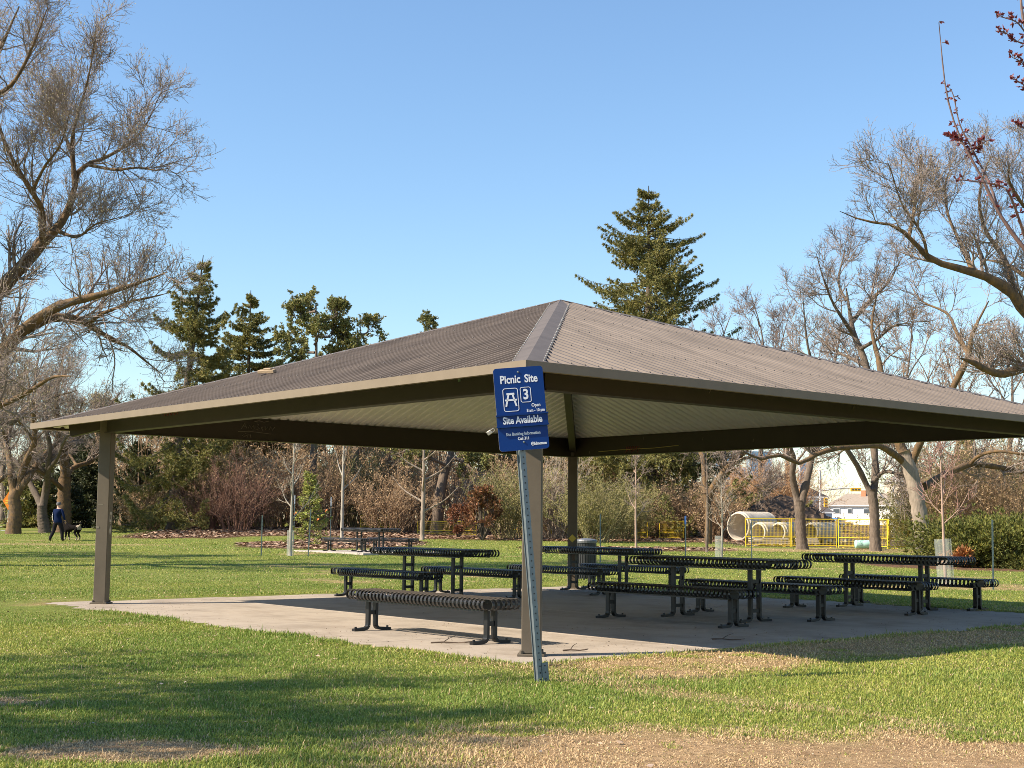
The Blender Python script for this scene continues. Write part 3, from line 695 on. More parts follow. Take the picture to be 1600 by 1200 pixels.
# ------------------------------------------------------------------ the picnic site sign
galv = mat('galvanised_steel', (.17, .20, .215), .5, metal=.5, var=.2, scale=14)
holes_m = mat('punched_hole', (.03, .03, .03), .9)
blue = mat('blue_sign_face', (.0008, .033, .175), .4, var=.06, scale=5, spec=.22)
blue2 = mat('blue_sign_slat', (.0008, .027, .145), .4, var=.06, scale=5, spec=.22)
white = mat('white_lettering', (.74, .76, .79), .5, var=.04); edge_m = mat('bare_aluminium', (.62, .62, .62), .4, metal=.6)
base = at(846, 1066, 10.78); sg = empty('picnic_site_sign', (base[0], base[1], ground_z(base[0], base[1]) - .02), 0, 'blue picnic site sign on a leaning galvanised post in front of the shelter', 'sign')
sg.rotation_euler = (.0, -.0875, 0)
def uchan(z0, z1, off, w=.052, dpt=.034):
    b = MB(); t = .005; lip = .010
    o = [(-w / 2 - lip + .0, -dpt), (-w / 2 + t, -dpt), (-w / 2 + t, -t), (w / 2 - t, -t), (w / 2 - t, -dpt), (w / 2 + lip, -dpt), (w / 2 + lip, -dpt + t), (w / 2, -dpt + t), (w / 2, 0), (-w / 2, 0), (-w / 2, -dpt + t), (-w / 2 - lip, -dpt + t)]
    o = [(x + off[0], -y + off[1]) for x, y in o][::-1]
    n = len(o); V = [(x, y, z0) for x, y in o] + [(x, y, z1) for x, y in o]
    fs = [(i, (i + 1) % n, n + (i + 1) % n, n + i) for i in range(n)]
    for z_, rv in ((0, True), (n, False)):
        for q in ((0, 1, 10, 11), (1, 2, 9, 10), (2, 3, 8, 9), (3, 4, 7, 8), (4, 5, 6, 7)):
            f = tuple(z_ + k for k in q); fs.append(f[::-1] if not rv else f)
    b.add(V, fs)
    for z in np.arange(z0 + .04, z1 - .02, .0508):
        b.lathe([(.0001, 0), (.0055, 0), (.0055, .002)], (off[0], off[1] - .0005, z), 8, 1, Matrix.Rotation(R(90), 3, 'X'))
    return b
uchan(-.3, 2.42, (0, 0)).build('post', [galv, holes_m], sg).rotation_euler = (0, 0, R(38))
uchan(-.3, .17, (.042, .0)).build('anchor_stub', [galv, holes_m], sg).rotation_euler = (0, 0, R(20))
PW, PH = .395, .655
panel_root = None
def rrect(w, h, r, n=6, cx=0, cz=0):
    o = []
    for (sx, sz, a0) in ((1, -1, -PI / 2), (1, 1, 0), (-1, 1, PI / 2), (-1, -1, PI)):
        for k in range(n + 1):
            a = a0 + PI / 2 * k / n; o.append((cx + sx * (w / 2 - r) + r * math.cos(a), cz + sz * (h / 2 - r) + r * math.sin(a)))
    return o
def plate(b, outline, y0, y1, m=0, m_side=None):
    n = len(outline); V = [(x, y0, z) for x, z in outline] + [(x, y1, z) for x, z in outline]
    b.add(V, [tuple(range(n))], m); b.n -= 0
    b.B.append((np.array([[b.n - 2 * n + n + k for k in range(n)][::-1]], np.int32), m if m_side is None else m_side))
    b.B.append((np.array([(b.n - 2 * n + i, b.n - 2 * n + n + i, b.n - 2 * n + n + (i + 1) % n, b.n - 2 * n + (i + 1) % n) for i in range(n)], np.int32), m if m_side is None else m_side))
pb = MB(); plate(pb, rrect(PW, PH, .026), -.003, .003, 0, 1)
sp_ = pb.build('sign_panel', [blue, edge_m], sg)
PZ = 2.152                                            # centre of the panel above the sign's base, along the post
sp_.location = (.012, -.046, PZ); sp_.rotation_euler = (0, R(-.4), R(7))
s2 = MB(); s2.box((0, 0, .0), (PW + .012, .007, .084)); s2.box((0, -.006, .045), (PW + .02, .016, .012)); s2.box((0, -.006, -.045), (PW + .02, .016, .012))
s2o = s2.build('status_slat', blue2, sp_); s2o.location = (0.002, -.008, -.092)
for (z) in (.29, -.265):
    bl = MB(); bl.lathe([(.0001, .006), (.007, .004), (.009, 0)], (0.0, -.0035, z), 10, 0, Matrix.Rotation(R(90), 3, 'X')); bl.build('bolt', galv, sp_)
def text(s, x, z, size, name='lettering', sx=1., bold=.0, y=-.0042, align='CENTER', parent=None):
    cu = bpy.data.curves.new(name, 'FONT'); cu.body = s; cu.size = size; cu.align_x = align; cu.align_y = 'CENTER'; cu.offset = bold; cu.extrude = .0006; cu.resolution_u = 3
    o = bpy.data.objects.new(name, cu); COL.objects.link(o)
    dg = bpy.context.evaluated_depsgraph_get(); me = bpy.data.meshes.new_from_object(o.evaluated_get(dg)); bpy.data.objects.remove(o)
    me.materials.clear(); me.materials.append(white)
    o = bpy.data.objects.new(name, me); COL.objects.link(o); o.parent = parent or sp_
    o.location = (x, y, z); o.rotation_euler = (PI / 2, 0, 0); o.scale = (sx, 1, 1)
    return o
text('Picnic', -.068, .232, .088, sx=.80, bold=.0022); text('Site', .098, .232, .088, sx=.80, bold=.0022)
text('3', .047, .106, .112, sx=.85, bold=.003)
text('Open', .120, .020, .038, sx=.82, bold=.0009); text('8 am - 10 pm', .115, -.021, .034, sx=.78, bold=.0008)
text('Site', -.112, 0, .078, sx=.75, bold=.002, y=-.0045, parent=s2o); text('Available', .052, 0, .078, sx=.75, bold=.002, y=-.0045, parent=s2o)
text('Site Booking Information', .0, -.198, .034, sx=.80, bold=.0008); text('Call 311', .0, -.236, .034, sx=.82, bold=.0009)
text('Edmonton', .128, -.283, .031, sx=.78, bold=.0012)
ic = MB()
def ring(o_out, o_in):
    n = len(o_out); V = [(x, -.0050, z) for x, z in o_out] + [(x, -.0050, z) for x, z in o_in] + [(x, -.003, z) for x, z in o_out] + [(x, -.003, z) for x, z in o_in]
    ic.add(V, [(i, (i + 1) % n, n + (i + 1) % n, n + i) for i in range(n)] + [(2 * n + i, 2 * n + (i + 1) % n, (i + 1) % n, i) for i in range(n)] + [(n + i, n + (i + 1) % n, 3 * n + (i + 1) % n, 3 * n + i) for i in range(n)])
ring(rrect(.122, .185, .020, 5, -.075, .074), rrect(.112, .175, .016, 5, -.075, .074))
ic_b = ic; ic = MB()
ring(rrect(.086, .122, .016, 5, .046, .107), rrect(.077, .113, .012, 5, .046, .107))
ic.build('number_frame', white, sp_); ic = ic_b
def ibar(x0, z0, x1, z1, t):
    ic.bar((x0, -.0045, z0), (x1, -.0045, z1), .002, t, up=(0, 0, 1) if abs(z1 - z0) < abs(x1 - x0) else (1, 0, 0))
ibar(-.106, .120, -.044, .120, .016); ibar(-.122, .072, -.028, .072, .013); ibar(-.092, .113, -.116, .022, .013); ibar(-.058, .113, -.034, .022, .013)
ic.build('pictogram', white, sp_); ic = MB()
# round emblem before the city's name
o1 = [(.068 + .013 * math.cos(a), -.283 + .015 * math.sin(a)) for a in np.linspace(0, 2 * PI, 20, endpoint=False)]; o2 = [(.068 + .009 * math.cos(a), -.283 + .011 * math.sin(a)) for a in np.linspace(0, 2 * PI, 20, endpoint=False)]
ring(o1, o2); ibar(.0565, -.283, .0795, -.283, .003); ibar(.068, -.295, .068, -.271, .003)
ic.build('emblem', white, sp_)
# padlock hooked through the sign's edge
pl = MB(); pl.box((0, 0, -.028), (.034, .018, .042), bev=.004); pl.tube([(-.011, 0, -.008), (-.011, 0, .012), (-.005, 0, .021), (.005, 0, .021), (.011, 0, .012), (.011, 0, -.008)], .0035, 6)
plo = pl.build('padlock', mat('worn_brass_steel', (.45, .42, .36), .4, metal=.6), None)
q = at(769, 673, base[1] - .07); plo.location = q; plo.rotation_euler = (.1, .95, .2); plo.scale = (.95,) * 3
tag(plo, 'small metal padlock hooked on the left edge of the blue sign', 'padlock')

# ------------------------------------------------------------------ trash can behind the rear post
tb = MB(); bx = at(916, 906, 30.0); gz = ground_z(bx[0], bx[1])
tb.lathe([(.0001, 0), (.20, 0), (.205, .05), (.215, .80), (.0001, .80)], (0, 0, 0), 24)
for a in np.arange(24) / 24 * 2 * PI: tb.box((.214 * math.cos(a), .214 * math.sin(a), .41), (.012, .03, .72), rz=a)
tc_ = empty('trash_can', (bx[0], bx[1], gz), 0, 'dark trash can with a pale lid behind the rear shelter post', 'trash can')
tb.build('body', mat('dark_can_steel', (.02, .021, .022), .5), tc_)
ld = MB(); ld.lathe([(.232, .79), (.238, .83), (.225, .86), (.10, .885), (.0001, .89)], (0, 0, 0), 24); ld.build('lid', mat('grey_lid', (.13, .135, .145), .5, metal=.2), tc_)
# ------------------------------------------------------------------ twigs dropped on the slab
tw_m = mat('dead_twig', (.09, .06, .04), .9)
def twig(px, py, size, rz, lab):
    from_z = at(px, py, 10); d = from_z - np.array([0, 0, CAM_Z]); t = -CAM_Z / d[2]; P0 = d * t
    b = MB(); r = random.Random(px)
    pts = [(-size / 2, 0, .012), (-size * .2, size * .05, .016), (size * .15, -.02 * size, .012), (size / 2, size * .1, .022)]
    b.tube(pts, [.008, .007, .006, .003], 5)
    b.tube([pts[1], (-size * .05, size * .22, .05), (size * .12, size * .3, .07)], [.005, .004, .002], 5); b.tube([pts[2], (size * .3, -size * .16, .018), (size * .42, -size * .14, .02)], [.005, .004, .002], 5)
    o = b.build('fallen_twig', tw_m, None, loc=(P0[0], P0[1], 0)); o.rotation_euler = (0, 0, rz)
    return tag(o, lab, 'twig', 'twigs dropped on the slab')
twig(706, 1006, .42, .1, 'forked twig on the concrete in front of the dusty bench'); twig(1138, 1001, .34, -.3, 'twig lying on shaded concrete in front of the middle table'); twig(900, 1018, .26, .25, 'thin twig on sunlit concrete right of the front post')
twig(866, 1042, .14, .3, 'short twig at the slab edge beside the sign post')
# ================================================================== vegetation helpers
def walk(base, d, L, N, wander, up, rng):
    """random walks: base (M,3), d (M,3), L (M,) -> (M,N,3)"""
    M = len(base); P = np.zeros((M, N, 3)); P[:, 0] = base; d = d.copy(); st = (L / (N - 1))[:, None]
    for k in range(1, N):
        d = d + rng.normal(0, wander, (M, 3)); d[:, 2] += up; d /= np.linalg.norm(d, axis=1, keepdims=True)
        P[:, k] = P[:, k - 1] + d * st
    return P
def sprout(P, Rr, n, ang, L, rfac, rtip, N, wander, up, rng, t0=.15, t1=1., taper=.45, rmax=9.):
    """n side branches on each polyline"""
    M, Np, _ = P.shape; idx = np.repeat(np.arange(M), n); m = len(idx)
    t = rng.uniform(t0, t1, m); f = t * (Np - 1); i = np.minimum(f.astype(int), Np - 2); w = (f - i)[:, None]
    base = P[idx, i] * (1 - w) + P[idx, i + 1] * w; rb = Rr[idx, i] * (1 - w[:, 0]) + Rr[idx, i + 1] * w[:, 0]
    T = P[idx, i + 1] - P[idx, i]; T /= np.linalg.norm(T, axis=1, keepdims=True) + 1e-9
    q = rng.normal(0, 1, (m, 3)); q[:, 2] += .35; q -= (q * T).sum(1, keepdims=True) * T; q /= np.linalg.norm(q, axis=1, keepdims=True) + 1e-9
    a = R(1) * rng.uniform(ang[0], ang[1], m)[:, None]
    d = T * np.cos(a) + q * np.sin(a)
    Ls = rng.uniform(L[0], L[1], m) * (1 - taper * t)
    C = walk(base, d, Ls, N, wander, up, rng)
    r0 = np.minimum(np.maximum(rb * rfac, rtip), rmax)
    return C, r0[:, None] * (1 - np.linspace(0, 1, N))[None] + rtip * np.linspace(0, 1, N)[None]
def smooth_line(pts, rad, N=18, jit=0., rng=None):
    pts = np.array(pts, float); n = len(pts)
    s = np.r_[0, np.cumsum(np.linalg.norm(np.diff(pts, axis=0), axis=1))]; u = np.linspace(0, s[-1], N)
    E = np.concatenate([[2 * pts[0] - pts[1]], pts, [2 * pts[-1] - pts[-2]]]); out = []
    for x in u:
        k = min(np.searchsorted(s, x, side='right') - 1, n - 2); t = (x - s[k]) / (s[k + 1] - s[k] + 1e-9)
        p0, p1, p2, p3 = E[k], E[k + 1], E[k + 2], E[k + 3]
        out.append(.5 * ((2 * p1) + (-p0 + p2) * t + (2 * p0 - 5 * p1 + 4 * p2 - p3) * t**2 + (-p0 + 3 * p1 - 3 * p2 + p3) * t**3))
    out = np.array(out)
    if jit: out[1:-1] += rng.normal(0, jit, (N - 2, 3))
    return out, np.interp(u, s, rad) * (1 + .10 * np.sin(np.arange(N) * 2.7 + n) * (np.arange(N) > 0))
def buds(P, n, size, rng, spread_=.03):
    """small leaf-shaped faces along twigs P (M,N,3)"""
    M, N, _ = P.shape; idx = np.repeat(np.arange(M), n); m = len(idx)
    f = rng.uniform(.1, 1, m) * (N - 1); i = np.minimum(f.astype(int), N - 2); w = (f - i)[:, None]
    c = P[idx, i] * (1 - w) + P[idx, i + 1] * w + rng.normal(0, spread_, (m, 3))
    a = rng.normal(0, 1, (m, 3)); a[:, 2] += .6; a /= np.linalg.norm(a, axis=1, keepdims=True)
    b = np.cross(a, rng.normal(0, 1, (m, 3))); b /= np.linalg.norm(b, axis=1, keepdims=True) + 1e-9
    s = (size * rng.uniform(.5, 1.4, m))[:, None]
    V = np.stack([c, c + a * s * .5 - b * s * .28, c + a * s, c + a * s * .5 + b * s * .28], 1).reshape(-1, 3)
    return V, (np.arange(m)[:, None] * 4 + np.array([[0, 1, 2, 3]])).astype(np.int32)
bark = mat('elm_bark', (.085, .062, .046), .92, bump=1., bscale=22, scale=9, col2=(.18, .135, .10), stretch=(1, 1, .35))
bark_lichen = mat('lichen_bark', (.065, .047, .034), .92, bump=1., bscale=20, scale=7, col2=(.20, .115, .045), stretch=(1, 1, .6))
bark_dark = mat('dark_bark', (.075, .055, .042), .92, bump=.8, bscale=22, scale=9, col2=(.15, .115, .085), stretch=(1, 1, .35))
bark_grey = mat('grey_bark', (.19, .15, .115), .92, bump=1., bscale=16, scale=8, col2=(.34, .27, .21), stretch=(1, 1, .3))
bark_pale = mat('pale_young_bark', (.25, .215, .17), .85, scale=12, col2=(.40, .36, .30), stretch=(1, 1, .5))
bark_pink = mat('pinkish_young_bark', (.30, .20, .15), .8, scale=12, col2=(.42, .29, .22), stretch=(1, 1, .5))
twig_m = mat('bare_twig', (.21, .16, .13), .85, scale=1.5, var=.3)
twig_d = mat('dark_twig', (.21, .162, .135), .85, scale=1.5, var=.3)
twig_b = mat('brown_twig', (.26, .168, .098), .85, scale=1.0, var=.3)
twig_o = mat('orange_brown_twig', (.36, .20, .095), .85, scale=1.0, var=.25)
twig_r = mat('red_brown_twig', (.17, .085, .055), .85, scale=1.0, var=.3)
twig_g = mat('olive_twig', (.22, .19, .085), .85, scale=1.0, var=.3)
twig_p = mat('pale_twig', (.30, .24, .18), .85, scale=1.0, var=.25)
bud_t = mat('tan_bud', (.36, .28, .16), .8, scale=1.2, col2=(.46, .40, .20), transl=.35)
bud_o = mat('olive_leaflet', (.16, .16, .045), .8, scale=1.2, col2=(.30, .27, .08), transl=.3)
bud_y = mat('yellow_green_leaflet', (.19, .18, .06), .8, scale=1.2, col2=(.32, .28, .09), transl=.3)
bud_r = mat('rust_foliage', (.34, .10, .035), .8, scale=1.5, col2=(.50, .19, .07), transl=.2)
bud_tan = mat('dry_leaflet', (.40, .26, .14), .85, scale=1.5, col2=(.54, .39, .23), transl=.2)

def add_tubes(mb, P, Rr, sides, m=0): mb.add(*tubes(P, Rr, sides), m)
def bare_tree(name, limbs, rng, lv, mats, label, cat='tree', group=None, origin=None, bud=None, nlimb=20):
    """limbs: list of (world points, radii); lv: (branch, bough, twig) specs -> Empty > trunk, crown"""
    o = np.array(origin if origin is not None else limbs[0][0][0], float)
    root = empty(name, tuple(o), 0, label, cat, group)
    tb = MB(); Pm = []; Rm = []
    for pts, rad in limbs:
        P, r = smooth_line(np.array(pts, float) - o, rad, nlimb, .0, rng); Pm.append(P); Rm.append(r)
        tb.tube(P, r, 10, 0 if len(Pm) <= 1 or len(mats) < 3 else 1)
    tb.build('trunk', [mats[0]] + list(mats[2:3]), root, True)
    Pm, Rm = np.array(Pm), np.array(Rm)
    cb = MB(); P, r = (Pm[1:], Rm[1:]) if len(Pm) > 2 else (Pm, Rm)
    for k, s in enumerate(lv):
        P, r = sprout(P, r, rng=rng, **s)
        add_tubes(cb, P, r, 5 if k == 0 else (4 if k == 1 else 3))
        if bud and k >= bud.get('from', 2):
            cb.add(*buds(P, bud['n'], bud['size'], rng), 1)
    cb.build('crown', [mats[1]] + ([bud['m']] if bud else []), root, False)
    return root
def auto_limbs(rng, H, r0, lean=(0, 0), fork=.35, n=5, spread_=.6, curve=.12):
    """a forked trunk: stem plus limbs that leave it between fork*H and the top"""
    stem_top = np.array([lean[0] * H, lean[1] * H, H * .95]); pts = [np.zeros(3)]
    for t in (.2, .4, .6, .8, 1.): pts.append(stem_top * t + np.r_[rng.normal(0, .035 * H * t, 2), 0])
    limbs = [(pts, [r0 * 1.25, r0, r0 * .8, r0 * .55, r0 * .3, r0 * .08])]
    for k in range(n):
        t = fork + (.85 - fork) * k / max(n - 1, 1); az = k * 2.4 + rng.uniform(-.5, .5)
        b = np.array([np.interp(t, np.linspace(0, 1, 6), [p[j] for p in pts]) for j in range(3)])
        L = H * (1.05 - t) * rng.uniform(.65, .95); d = np.array([math.cos(az) * spread_, math.sin(az) * spread_, .8]); q = [b]
        for s in range(4):
            d = d + np.r_[rng.normal(0, .18, 2), rng.normal(.05, .12)]; d /= np.linalg.norm(d); q.append(q[-1] + d * L / 4)
        rr = r0 * (1 - .75 * t) * .62
        limbs.append((q, [rr, rr * .75, rr * .5, rr * .3, rr * .1]))
    return limbs
LV_BIG = [dict(n=12, ang=(25, 65), L=(1.2, 3.0), rfac=.45, rtip=.010, N=7, wander=.14, up=.05, t0=.22),
          dict(n=9, ang=(25, 60), L=(.6, 1.5), rfac=.55, rtip=.006, N=6, wander=.17, up=.04),
          dict(n=6, ang=(20, 60), L=(.25, .75), rfac=.6, rtip=.0045, N=4, wander=.2, up=.03)]
LV_MID = [dict(n=9, ang=(25, 65), L=(.9, 2.4), rfac=.5, rtip=.012, N=6, wander=.16, up=.05, t0=.25),
          dict(n=7, ang=(25, 60), L=(.5, 1.3), rfac=.6, rtip=.009, N=5, wander=.18, up=.03),
          dict(n=5, ang=(20, 60), L=(.3, .8), rfac=.7, rtip=.0055, N=4, wander=.2, up=.02),
         dict(n=3, ang=(20, 60), L=(.15, .45), rfac=.7, rtip=.0045, N=3, wander=.2, up=.02)]
LV_FAR = [dict(n=9, ang=(20, 55), L=(1.2, 3.0), rfac=.5, rtip=.02, N=5, wander=.15, up=.08, t0=.25),
          dict(n=7, ang=(20, 55), L=(.7, 1.7), rfac=.7, rtip=.014, N=4, wander=.18, up=.05),
          dict(n=3, ang=(20, 55), L=(.3, .9), rfac=.8, rtip=.011, N=3, wander=.2, up=.03)]

def needles(name, C, D, size, wid, rng, m, parent, per=3, spreadv=.55, tint_lo=.6, tint_hi=1.4):
    """sprays of narrow faces: centres C (n,3), main direction D (n,3)"""
    n = len(C); idx = np.repeat(np.arange(n), per); k = len(idx)
    d = D[idx] + rng.normal(0, spreadv, (k, 3)); d /= np.linalg.norm(d, axis=1, keepdims=True)
    s = np.cross(d, rng.normal(0, 1, (k, 3))); s /= np.linalg.norm(s, axis=1, keepdims=True) + 1e-9
    L = (size * rng.uniform(.6, 1.3, k))[:, None]; W = wid * rng.uniform(.7, 1.3, k)[:, None]
    c = C[idx]
    V = np.stack([c - s * W * .35, c + d * L * .45 - s * W, c + d * L, c + d * L * .45 + s * W], 1).reshape(-1, 3)
    Q = (np.arange(k)[:, None] * 4 + np.array([[0, 1, 2, 3]])).astype(np.int32)
    tv = rng.uniform(tint_lo, tint_hi, k); t = np.stack([tv * rng.uniform(.85, 1.2, k), tv, tv * rng.uniform(.6, 1.1, k)], -1)
    tt = np.repeat(t[:, None], 4, 1); tt[:, 2] *= 1.25          # young tips are paler
    return link_mesh(name, V, [(Q, 0)], m, parent, False, tt.reshape(-1, 3))
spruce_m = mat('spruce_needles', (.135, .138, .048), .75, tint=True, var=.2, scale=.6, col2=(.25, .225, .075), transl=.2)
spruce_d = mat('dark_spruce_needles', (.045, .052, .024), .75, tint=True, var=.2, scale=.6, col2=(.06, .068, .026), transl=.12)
pine_m = mat('pine_needles', (.15, .155, .06), .75, tint=True, var=.2, scale=.6, col2=(.25, .24, .09), transl=.2)
young_m = mat('young_spruce_needles', (.21, .24, .06), .75, tint=True, var=.2, scale=1.5, col2=(.30, .31, .09), transl=.25)
juniper_m = mat('juniper_sprays', (.055, .07, .018), .75, tint=True, var=.2, scale=1.5, col2=(.19, .19, .04), transl=.1)
def conifer(name, H, rmax, r0, loc, rng, m, label, z0=.12, droop=.22, nb=9, whorl=.42, per=8, size=.24, wid=.03, gaps=.0, group=None, prof=None, top_bare=0, lean=(0, 0), dead=0., hang=.5, upt=.35, tier=1., fan=4):
    root = empty(name, loc, 0, label, 'tree', group)
    tb = MB(); P, r = smooth_line([(0, 0, 0), (lean[0] * H * .3, lean[1] * H * .3, H * .4), (lean[0] * H, lean[1] * H, H)], [r0 * 1.2, r0 * .7, .02], 14)
    tb.tube(P, r, 10); tb.build('trunk', bark_dark, root, True)
    C = []; D = []; bb = MB(); BP = []
    z = z0 * H
    while z < H * .985:
        t = z / H
        Lb = rmax * (prof(t) if prof else (1 - t) ** .8) * min(1, (1 - t) / .13 + .06) ** .6
        for k in range(nb if t < .85 else max(4, nb - 3)):
            if rng.random() < gaps: continue
            az = rng.uniform(0, 2 * PI); L = max(.15, Lb * rng.uniform(.55, 1.12)); zz = z + rng.uniform(-.5, .5) * whorl * tier
            n = max(5, int(L / .16)); s = np.linspace(0, 1, n)
            rise = (.22 if t > .85 else .06 * t) * L
            x = L * s; dz = rise * s - droop * L * np.sin(s * PI * .62) * (1.25 - t) + upt * L * s**4 * .5
            b0 = np.array([np.interp(zz, P[:, 2], P[:, 0]), np.interp(zz, P[:, 2], P[:, 1])])
            wob = az + rng.normal(0, .18) * s
            pts = np.stack([b0[0] + x * np.cos(wob), b0[1] + x * np.sin(wob), zz + dz], -1)
            BP.append(pts[[0, n // 4, n // 2, 3 * n // 4, n - 1]])
            if rng.random() < dead: continue
            # sprigs: fan to both sides, shorter towards the tip, some hanging
            ks = s > .12
            pp = pts[ks]; nn = len(pp); sd = np.stack([-np.sin(wob[ks]), np.cos(wob[ks]), np.zeros(nn)], -1); od = np.stack([np.cos(wob[ks]), np.sin(wob[ks]), np.zeros(nn)], -1)
            wdt = (.30 * L * (1 - s[ks]) + .10)[:, None]
            for q in range(fan):
                u = rng.uniform(-1, 1, nn)[:, None]
                C.append(pp + sd * u * wdt + np.array([0, 0, -1]) * np.abs(u) * wdt * hang * rng.uniform(.2, 1.1, nn)[:, None]); D.append(od * .8 + sd * u * .8 + np.array([0, 0, -1.]) * hang * rng.uniform(-.3, 1.2, nn)[:, None])
        z += whorl * (1.0 if t < .7 else .7)
    BP = np.array(BP); rr = np.repeat(np.linspace(.028, .008, 5)[None], len(BP), 0); add_tubes(bb, BP, rr, 4)
    bb.build('branches', bark_dark, root, False)
    C = np.concatenate(C); D = np.concatenate(D)
    needles('crown', C, D, size, wid, rng, m, root, per)
    return root
def pine(name, limbs, puffs, loc, rng, m, label, size=.30, per=26, bk=None, puffr=.55, group=None):
    """trunk and limbs with round puffs of needles at the limb ends"""
    root = empty(name, loc, 0, label, 'tree', group)
    tb = MB(); o = np.array(loc); ends = []
    Pm = []; Rm = []
    for pts, rad in limbs:
        P, r = smooth_line(np.array(pts, float) - o, rad, 14); tb.tube(P, r, 8); Pm.append(P); Rm.append(r)
    tb.build('trunk', bk or bark, root, True)
    P, r = sprout(np.array(Pm[1:]), np.array(Rm[1:]), puffs, (30, 80), (.5, 1.5), .5, .012, 5, .15, .1, rng, t0=.25)
    bb = MB(); add_tubes(bb, P, r, 4)
    P2, r2 = sprout(P, r, 5, (30, 80), (.25, .8), .6, .008, 4, .15, .12, rng, t0=.3); add_tubes(bb, P2, r2, 3); P3, r3 = sprout(P2, r2, 5, (30, 80), (.18, .5), .6, .006, 4, .15, .15, rng, t0=.3); add_tubes(bb, P3, r3, 3); bb.build('branches', bark_dark, root)
    tips = np.concatenate([P3[:, -1], P3[:, 2], P2[:, -1]]); dirs = np.concatenate([P3[:, -1] - P3[:, -2], P3[:, 2] - P3[:, 1], P2[:, -1] - P2[:, -2]]); dirs /= np.linalg.norm(dirs, axis=1, keepdims=True)
    needles('crown', tips, dirs * .9, size, .035, rng, m, root, per, .75)
    return root
def shrub(name, loc, H, W, rng, stem_m, label, group=None, n=60, bud=None, sub=6, sub2=4, flare=.55, thick=.012, cat='shrub', wander=.13):
    root = empty(name, loc, 0, label, cat, group)
    az = rng.uniform(0, 2 * PI, n); rr = rng.uniform(0, 1, n) ** .6
    base = np.stack([np.cos(az) * rr * W * .22, np.sin(az) * rr * W * .22, np.full(n, -.05)], -1)
    d = np.stack([np.cos(az) * rr * flare, np.sin(az) * rr * flare, np.ones(n)], -1) + rng.normal(0, .1, (n, 3)); d /= np.linalg.norm(d, axis=1, keepdims=True)
    L = H * rng.uniform(.6, 1.1, n)
    P = walk(base, d, L, 7, wander, -.02, rng); r = thick * np.repeat(np.linspace(1, .4, 7)[None], n, 0)
    sb = MB(); add_tubes(sb, P, r, 4)
    P1, r1 = sprout(P, r, sub, (20, 60), (H * .15, H * .42), .7, thick * .35, 4, .2, .02, rng, t0=.2); add_tubes(sb, P1, r1, 3)
    P2, r2 = sprout(P1, r1, sub2, (20, 70), (H * .06, H * .2), .8, thick * .3, 3, .2, .02, rng); add_tubes(sb, P2, r2, 3)
    sb.build('stems', stem_m, root)
    if bud:
        fb = MB(); fb.add(*buds(P2, bud[1], bud[2], rng, .05)); fb.add(*buds(P1, bud[1], bud[2], rng, .05)); fb.build('foliage', bud[0], root)
    return root
def gpos(px, Y, sink=.03):
    x = at(px, 800, Y)[0]; return (x, Y, ground_z(x, Y) - sink)
def L3(pts, Y):      # photo outline of a limb -> world points; a fourth number shifts the depth
    return [at(p[0], p[1], Y + (p[2] if len(p) > 2 else 0)) for p in pts]
# ================================================================== the trees and shrubs of the park
rg = np.random.default_rng(11)
def rgen(k): return np.random.default_rng(1000 + k)
def px2m(w, Y): return w / F_PX * Y
